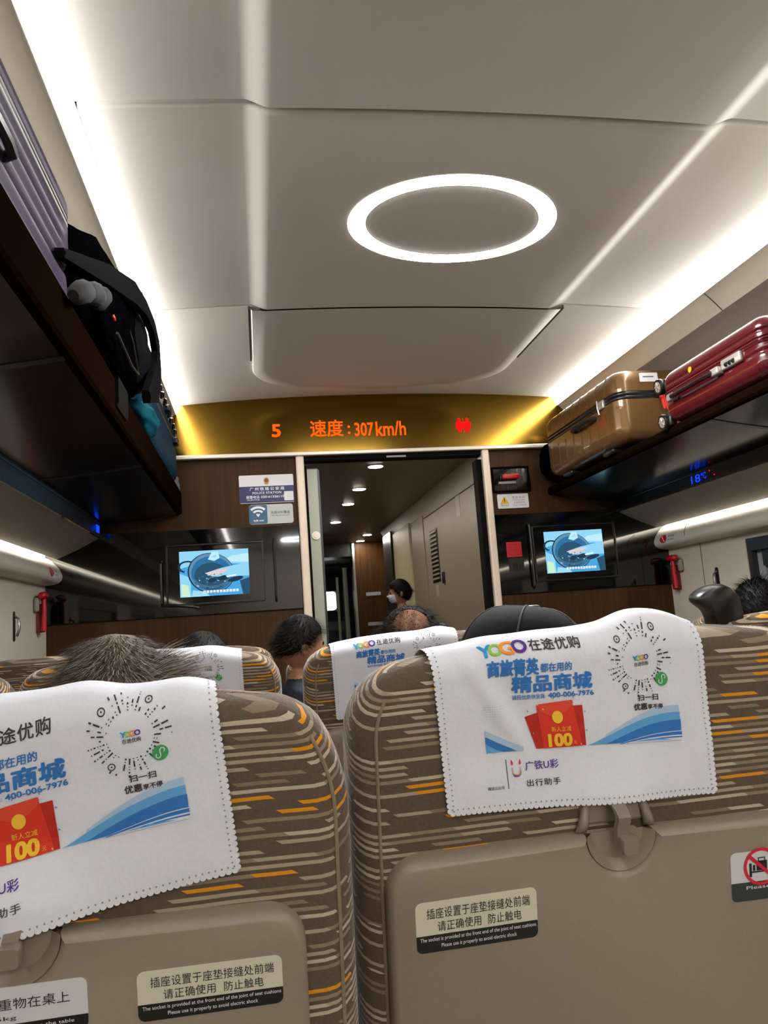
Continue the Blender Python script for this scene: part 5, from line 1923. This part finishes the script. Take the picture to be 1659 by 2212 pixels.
def body_mesh(kind):
    J, Ed = [], []
    def chain(pts, start=None):
        p = start
        for q in pts:
            J.append(q)
            i = len(J) - 1
            if p is not None:
                Ed.append((p, i))
            p = i
        return p
    if kind == 'seated':
        hc = Vector((0, -.02, 1.140))
        pel = chain([((0, 0, .54), .13)])
        ch = chain([((0, -.05, .68), (.14, .11)), ((0, -.075, .82), (.155, .11)), ((0, -.075, .95), (.14, .10))], pel)
        nk = chain([((0, -.055, 1.03), .055), ((0, -.035, 1.10), .05)], ch)
        for s_ in (-1, 1):
            w_ = chain([((.13 * s_, -.08, .985), .07), ((.195 * s_, -.06, .95), .06), ((.235 * s_, .01, .72), .043), ((.16 * s_, .20, .63), .032), ((.14 * s_, .26, .622), .028), ((.135 * s_, .30, .62), (.036, .016))], ch)
            for k, (dx, ln) in enumerate(((-.027, .066), (-.009, .076), (.009, .072), (.026, .058))):
                chain([((.135 * s_ + dx, .335, .620), .0095), ((.135 * s_ + dx * 1.1, .335 + ln * .5, .624), .0088), ((.135 * s_ + dx * 1.15, .335 + ln, .612), .0075)], w_)
            chain([((.135 * s_ - .034 * s_, .285, .618), .011), ((.135 * s_ - .050 * s_, .315, .618), .0095), ((.135 * s_ - .054 * s_, .345, .614), .0085)], w_)
            chain([((.095 * s_, .06, .535), .095), ((.11 * s_, .25, .55), .08), ((.115 * s_, .43, .535), .058), ((.115 * s_, .45, .32), .052), ((.115 * s_, .44, .10), .036), ((.115 * s_, .50, .05), .042), ((.118 * s_, .60, .035), .032)], pel)
    else:
        hc = Vector((0, .01, 1.615))
        pel = chain([((0, 0, .95), .13)])
        ch = chain([((0, 0, 1.08), (.125, .10)), ((0, -.01, 1.22), (.15, .11)), ((0, -.01, 1.37), (.14, .095))], pel)
        chain([((0, -.005, 1.46), .052), ((0, .0, 1.54), .048)], ch)
        for s_ in (-1, 1):
            w_ = chain([((.13 * s_, -.01, 1.41), .068), ((.19 * s_, -.01, 1.37), .058), ((.225 * s_, -.02, 1.11), .042), ((.225 * s_, .03, .88), .031), ((.225 * s_, .035, .84), .027), ((.223 * s_, .04, .80), (.016, .034))], ch)
            for k, (dy, ln) in enumerate(((-.026, .060), (-.009, .074), (.009, .076), (.026, .066))):
                chain([((.222 * s_, .042 + dy, .765), .0095), ((.218 * s_, .046 + dy, .765 - ln * .5), .0088), ((.208 * s_, .052 + dy, .765 - ln), .0075)], w_)
            chain([((.222 * s_, .072, .815), .011), ((.220 * s_, .085, .79), .0095), ((.217 * s_, .090, .765), .0085)], w_)
            chain([((.09 * s_, 0, .90), .095), ((.095 * s_, .005, .72), .078), ((.10 * s_, .01, .50), .057), ((.10 * s_, -.01, .30), .052), ((.10 * s_, -.01, .09), .036), ((.10 * s_, .05, .045), .042), ((.105 * s_, .15, .035), .032)], pel)
    P, Fs = skinned(J, Ed)
    mb = MB()
    mb.add(P, Fs)
    nu, nv = 56, 40
    def f(a, b):
        t, ph = 2 * pi * a, -pi / 2 + pi * b
        d = Vector((cos(ph) * sin(t), cos(ph) * cos(t), sin(ph)))
        return tuple(hc + d * head_r(d))
    mb.grid(f, nu, nv)
    for s_ in (-1, 1):                           # ears
        rings = []
        for i in range(7):
            t = i / 6
            k = sin(pi * min(.98, max(.02, t))) ** .5
            rings.append([(hc.x + s_ * (.074 + .016 * t), hc.y - .012 - .010 * t + .018 * k * cos(2 * pi * q / 12), hc.z - .012 + .031 * k * sin(2 * pi * q / 12)) for q in range(12)])
        mb.loft(rings)
    me = bpy.data.meshes.new('person')
    me.from_pydata(mb.v, [], mb.f)
    bm = bmesh.new(); bm.from_mesh(me)
    bmesh.ops.remove_doubles(bm, verts=bm.verts, dist=1e-5)
    bmesh.ops.recalc_face_normals(bm, faces=bm.faces)
    bm.to_mesh(me); bm.free()
    o = bpy.data.objects.new('person', me)
    COL.objects.link(o)
    rm = o.modifiers.new('r', 'REMESH')
    rm.mode = 'VOXEL'
    rm.voxel_size = .0065
    sm = o.modifiers.new('s', 'SMOOTH')
    sm.factor = .5
    sm.iterations = 3
    dg = bpy.context.evaluated_depsgraph_get()
    dg.update()
    out = bpy.data.meshes.new_from_object(o.evaluated_get(dg))
    bpy.data.objects.remove(o)
    bpy.data.meshes.remove(me)
    out.name = 'person_' + kind
    # surface zones: 0 skin, 1 top, 2 trousers, 3 shoes
    zs = []
    for p in out.polygons:
        c = p.center
        if kind == 'seated':
            if c.z > 1.045 or (c.y > .235 and .58 < c.z < .66 and abs(c.x) < .21 and c.z > .603): k = 0
            elif c.z < .085: k = 3
            elif c.z < .50 or (c.z < .64 and c.y > .05 and abs(c.x) < .205 and not (c.z > .603)): k = 2
            else: k = 1
        else:
            if c.z > 1.485 or (c.z < .855 and abs(c.x) > .185): k = 0
            elif c.z < .085: k = 3
            elif c.z < .93 and abs(c.x) < .185: k = 2
            else: k = 1
        zs.append(k)
    out.polygons.foreach_set('material_index', zs)
    out.polygons.foreach_set('use_smooth', [True] * len(out.polygons))
    return out, hc

BODY = {}
def person(kind, loc, top, label, shirt, pants, rotz=0, scale=1., skin=None, group=None):
    """returns the body object; local frame has +y as the way the person faces"""
    if kind not in BODY:
        BODY[kind] = body_mesh(kind)
    me, hc = BODY[kind]
    me = me.copy()
    for m in (skin or M_SKIN, shirt, pants, M_BLACK):
        me.materials.append(m)
    o = bpy.data.objects.new('person', me)
    COL.objects.link(o)
    o.location = (loc[0], loc[1], 0)
    o.scale = (scale,) * 3
    o.rotation_euler = (0, 0, rotz)
    tag(o, label, 'person', group)
    for s_ in (-1, 1):                            # eyes
        mb = MB()
        c = hc + Vector((.030 * s_, .080, .004))
        mb.grid(lambda a, b: tuple(c + Vector((cos(2 * pi * a) * sin(pi * b), sin(2 * pi * a) * sin(pi * b), cos(pi * b))) * .012), 12, 8)
        child(mb, 'eye', mat('eye_dark', '1a1210', .15, var=0), o)
    return o, hc

def child(mb, name, m, o, angle=60, merge=True):
    """a part given in the person's own coordinates"""
    me = bpy.data.meshes.new(name)
    me.from_pydata(mb.v, [], mb.f)
    ms = m if isinstance(m, (list, tuple)) else [m]
    for q in ms:
        me.materials.append(q)
    me.polygons.foreach_set('material_index', mb.m)
    if merge:
        bm = bmesh.new(); bm.from_mesh(me)
        bmesh.ops.remove_doubles(bm, verts=bm.verts, dist=1e-6)
        bm.to_mesh(me); bm.free()
    me.polygons.foreach_set('use_smooth', [True] * len(me.polygons))
    c = bpy.data.objects.new(name, me)
    COL.objects.link(c)
    c.parent = o
    return c

def hair_line(d, back=-.42, side=-.05, front=.42):
    y = d.y
    if y > .1:
        t = min(1, (y - .1) / .6)
        return side + (front - side) * t
    t = min(1, (.1 - y) / .8)
    return side + (back - side) * t

def hair(o, hc, mats, n, length, lift, width, seed, bald=0., bc=(0, -.15, .97), cap=.008, tuft=None, wild=.25, thin=None, back=-.42, side=-.05):
    rnd = random.Random(seed)
    mb = MB()
    # close-lying undercoat
    nu, nv = 48, 26
    ok = {}
    def pos(a, b):
        t, ph = 2 * pi * a, -pi / 2 * .55 + (pi / 2 * 1.55) * b
        return Vector((cos(ph) * sin(t), cos(ph) * cos(t), sin(ph)))
    def keep(d):
        if d.z < hair_line(d, back, side):
            return False
        if bald and ((d - Vector(bc)).length < bald):
            return False
        return True
    V, idx, Fs = [], {}, []
    for j in range(nv + 1):
        for i in range(nu + 1):
            d = pos(i / nu, j / nv)
            e = cap * min(1, max(0.1, (d.z - hair_line(d, back, side)) * 5))
            if bald:
                e *= min(1, max(.05, ((d - Vector(bc)).length - bald) * 4))
            V.append(tuple(hc + d * (head_r(d) + e + .002 * noise.noise(d * 9))))
            idx[(i, j)] = len(V) - 1
    for j in range(nv):
        for i in range(nu):
            if all(keep(pos((i + a) / nu, (j + b) / nv)) for a, b in ((0, 0), (1, 0), (0, 1), (1, 1))):
                Fs.append((idx[(i, j)], idx[(i + 1, j)], idx[(i + 1, j + 1)], idx[(i, j + 1)]))
    mb.add(V, Fs, 0)
    made = 0
    while made < n:
        d = Vector((rnd.gauss(0, 1), rnd.gauss(0, 1), rnd.gauss(0, 1))).normalized()
        if not keep(d):
            if not (thin and d.z > .4 and rnd.random() < thin):
                continue
        made += 1
        root = hc + d * (head_r(d) + cap * .6)
        # growth runs from the crown outwards and down
        crown = Vector((0, .1, 1.0))
        t = (d - crown * d.dot(crown))
        if t.length < .05:
            t = Vector((rnd.uniform(-1, 1), rnd.uniform(-1, 1), 0))
        t.normalize()
        ln = length * rnd.uniform(.6, 1.15)
        dr = (d * lift + t * 1.0 + Vector((rnd.uniform(-1, 1), rnd.uniform(-1, 1), rnd.uniform(-1, 1))) * wild)
        if tuft and (d - tuft).length < .34:
            dr = d * .9 + Vector((.6, 0, .35)) + Vector((rnd.uniform(-1, 1), rnd.uniform(-1, 1), rnd.uniform(-1, 1))) * .25
            ln *= 1.3
        dr.normalize()
        wid = dr.cross(d)
        if wid.length < .01:
            wid = dr.orthogonal()
        wid.normalize()
        P = []
        p = root.copy()
        for k in range(4):
            w_ = width * (1 - k / 3.6)
            P += [tuple(p - wid * w_), tuple(p + wid * w_)]
            dr = (dr + Vector((0, 0, -.16)) + t * .12).normalized()
            p = p + dr * (ln / 3)
        m = 0 if len(mats) == 1 else rnd.choice(range(len(mats)))
        mb.add(P, [(0, 1, 3, 2), (2, 3, 5, 4), (4, 5, 7, 6)], m)
    return child(mb, 'hair', mats, o, merge=False)

M_HAIRB = mat('hair_black', '121010', .6, spec=.2, var=.1, scale=200)
M_HAIRD = mat('hair_dark_brown', '2a211c', .6, spec=.2, var=.1, scale=200)
M_HAIRG = mat('hair_grey', '9b938c', .6, spec=.2, var=.1, scale=200)
M_HAIRM = mat('hair_grey_brown', '75675c', .6, spec=.2, var=.1, scale=200)
M_HAIRW = mat('hair_silver', 'b9b3ae', .6, spec=.2, var=.1, scale=200)
M_SCALP = mat('skin_scalp', '6f4a33', .6, spec=.2, var=.05, scale=60)
C_NAVY = mat('cloth_navy', '1f2633', .8, var=.08)
C_CHAR = mat('cloth_charcoal', '2b2a2c', .8, var=.08)
C_GREY = mat('cloth_grey', '6b6a6c', .85, var=.08)
C_TROU = mat('cloth_trousers', '23252b', .85, var=.08)

# grey-haired passenger, nearest row
o, hc = person('seated', (-.185, 1.05), 0, 'person with thick grey hair seated ahead of the lower left seat', C_GREY, C_TROU, scale=.972)
hair(o, hc, [M_HAIRM, M_HAIRM, M_HAIRG, M_HAIRG, M_HAIRW, M_HAIRD], 11000, .040, .17, .0006, 3, tuft=Vector((.70, -.30, .62)), wild=.16)
# capped passenger, nearest row
o, hc = person('seated', (.378, 1.14), 0, 'person in a black cap seated ahead of the lower right seat', C_CHAR, C_TROU, scale=.962)
hair(o, hc, [M_HAIRB], 500, .02, .2, .0007, 5)
mb = MB()
T_ = Matrix.Rotation(radians(14), 3, 'Y') @ Matrix.Rotation(radians(-6), 3, 'X')
def cap_p(t, ph, k=1.0):
    cp_, sp_ = abs(cos(ph)) ** .72, abs(sin(ph)) ** .85
    d = Vector((cp_ * sin(t) * .106, cp_ * cos(t) * .118, sp_ * .110 + .012))
    d = d * (k + .012 * sin(3 * t) * cp_)
    return tuple(hc + Vector((0, 0, .016)) + T_ @ d)
mb.grid(lambda a, b: cap_p(2 * pi * a, radians(8) + (pi / 2 - radians(8)) * b), 60, 18)
rings = []
for k in range(13):                              # brim
    a = radians(-62 + 124 * k / 12)
    x, y = sin(a), cos(a)
    q = Vector(cap_p(a, radians(9), 1.0))
    ext = .075 * cos(a * 1.25)
    rings.append([tuple(q + Vector((0, 0, .002))), tuple(q + Vector((x * .4 * ext, ext, -.012))), tuple(q + Vector((x * .4 * ext, ext, -.015))), tuple(q + Vector((0, -.004, -.002)))])
mb.loft(rings)
cp = child(mb, 'cap', mat('cap_black', '0d0d0f', .8, spec=.15, var=.12, scale=90, bump=.2), o)
mb = MB()
for k in range(6):
    t = pi / 6 + k * pi / 3
    mb.tube([cap_p(t, radians(8 + 82 * i / 10), 1.004) for i in range(11)], .0016, 6)
child(mb, 'cap_seams', mat('cap_seam', '2a2a2e', .7, var=0), o)
mb = MB(); q = Vector(cap_p(0, pi / 2)); mb.rbox(tuple(q), (.030, .024, .012), .006, 3)
child(mb, 'cap_button', M_BLACK, o)
# second row
o, hc = person('seated', (-.155, 2.06), 0, 'dark-haired person whose crown just shows over the second-row cover on the left', C_CHAR, C_TROU, scale=.974)
hair(o, hc, [M_HAIRB, M_HAIRB, M_HAIRD], 1800, .03, .25, .0009, 8)
o, hc = person('seated', (.39, 2.05), 0, 'balding person seated behind the second-row cover in the middle', C_NAVY, C_TROU, scale=.995, skin=M_SCALP)
hair(o, hc, [M_HAIRB, M_HAIRD], 4200, .040, .25, .0008, 9, bald=.42, bc=(-.05, -.45, .89), thin=.75, wild=.22, cap=.016)
# child standing in the gap
o, hc = person('standing', (.105, 2.33), 0, 'black-haired child standing in the narrow gap between second-row seats', C_NAVY, C_TROU, rotz=radians(-70), scale=.725)
o.rotation_euler = (0, 0, radians(-70))
hair(o, hc, [M_HAIRB, M_HAIRB, M_HAIRD], 3600, .045, .25, .0009, 10, cap=.012, wild=.2)
# passenger across the aisle, spiky black hair
o, hc = person('seated', (1.43, 2.07), 0, 'person with spiky black hair at the right edge, across the aisle', C_CHAR, C_TROU, scale=1.005)
hair(o, hc, [M_HAIRB], 5200, .032, 1.2, .0008, 12, wild=.5)
# masked passenger in the vestibule
o, hc = person('standing', (1.10, 6.0), 0, 'dark-haired person in a pale face mask standing in the vestibule', C_CHAR, C_TROU, rotz=radians(75), scale=.895)
hair(o, hc, [M_HAIRB], 3000, .030, .0, .0012, 14, cap=.010, wild=.08, back=-.80, side=-.40)
mb = MB()
def mk(a, b):
    t = radians(-62 + 124 * a)
    ph = radians(-52 + 44 * b)
    d = Vector((cos(ph) * sin(t), cos(ph) * cos(t), sin(ph)))
    return tuple(hc + d * (head_r(d) + .006 + .008 * sin(pi * a) * sin(pi * b)))
mb.grid(mk, 16, 10)
child(mb, 'face_mask', mat('mask_white', 'd5dbe2', .8, var=.02), o)
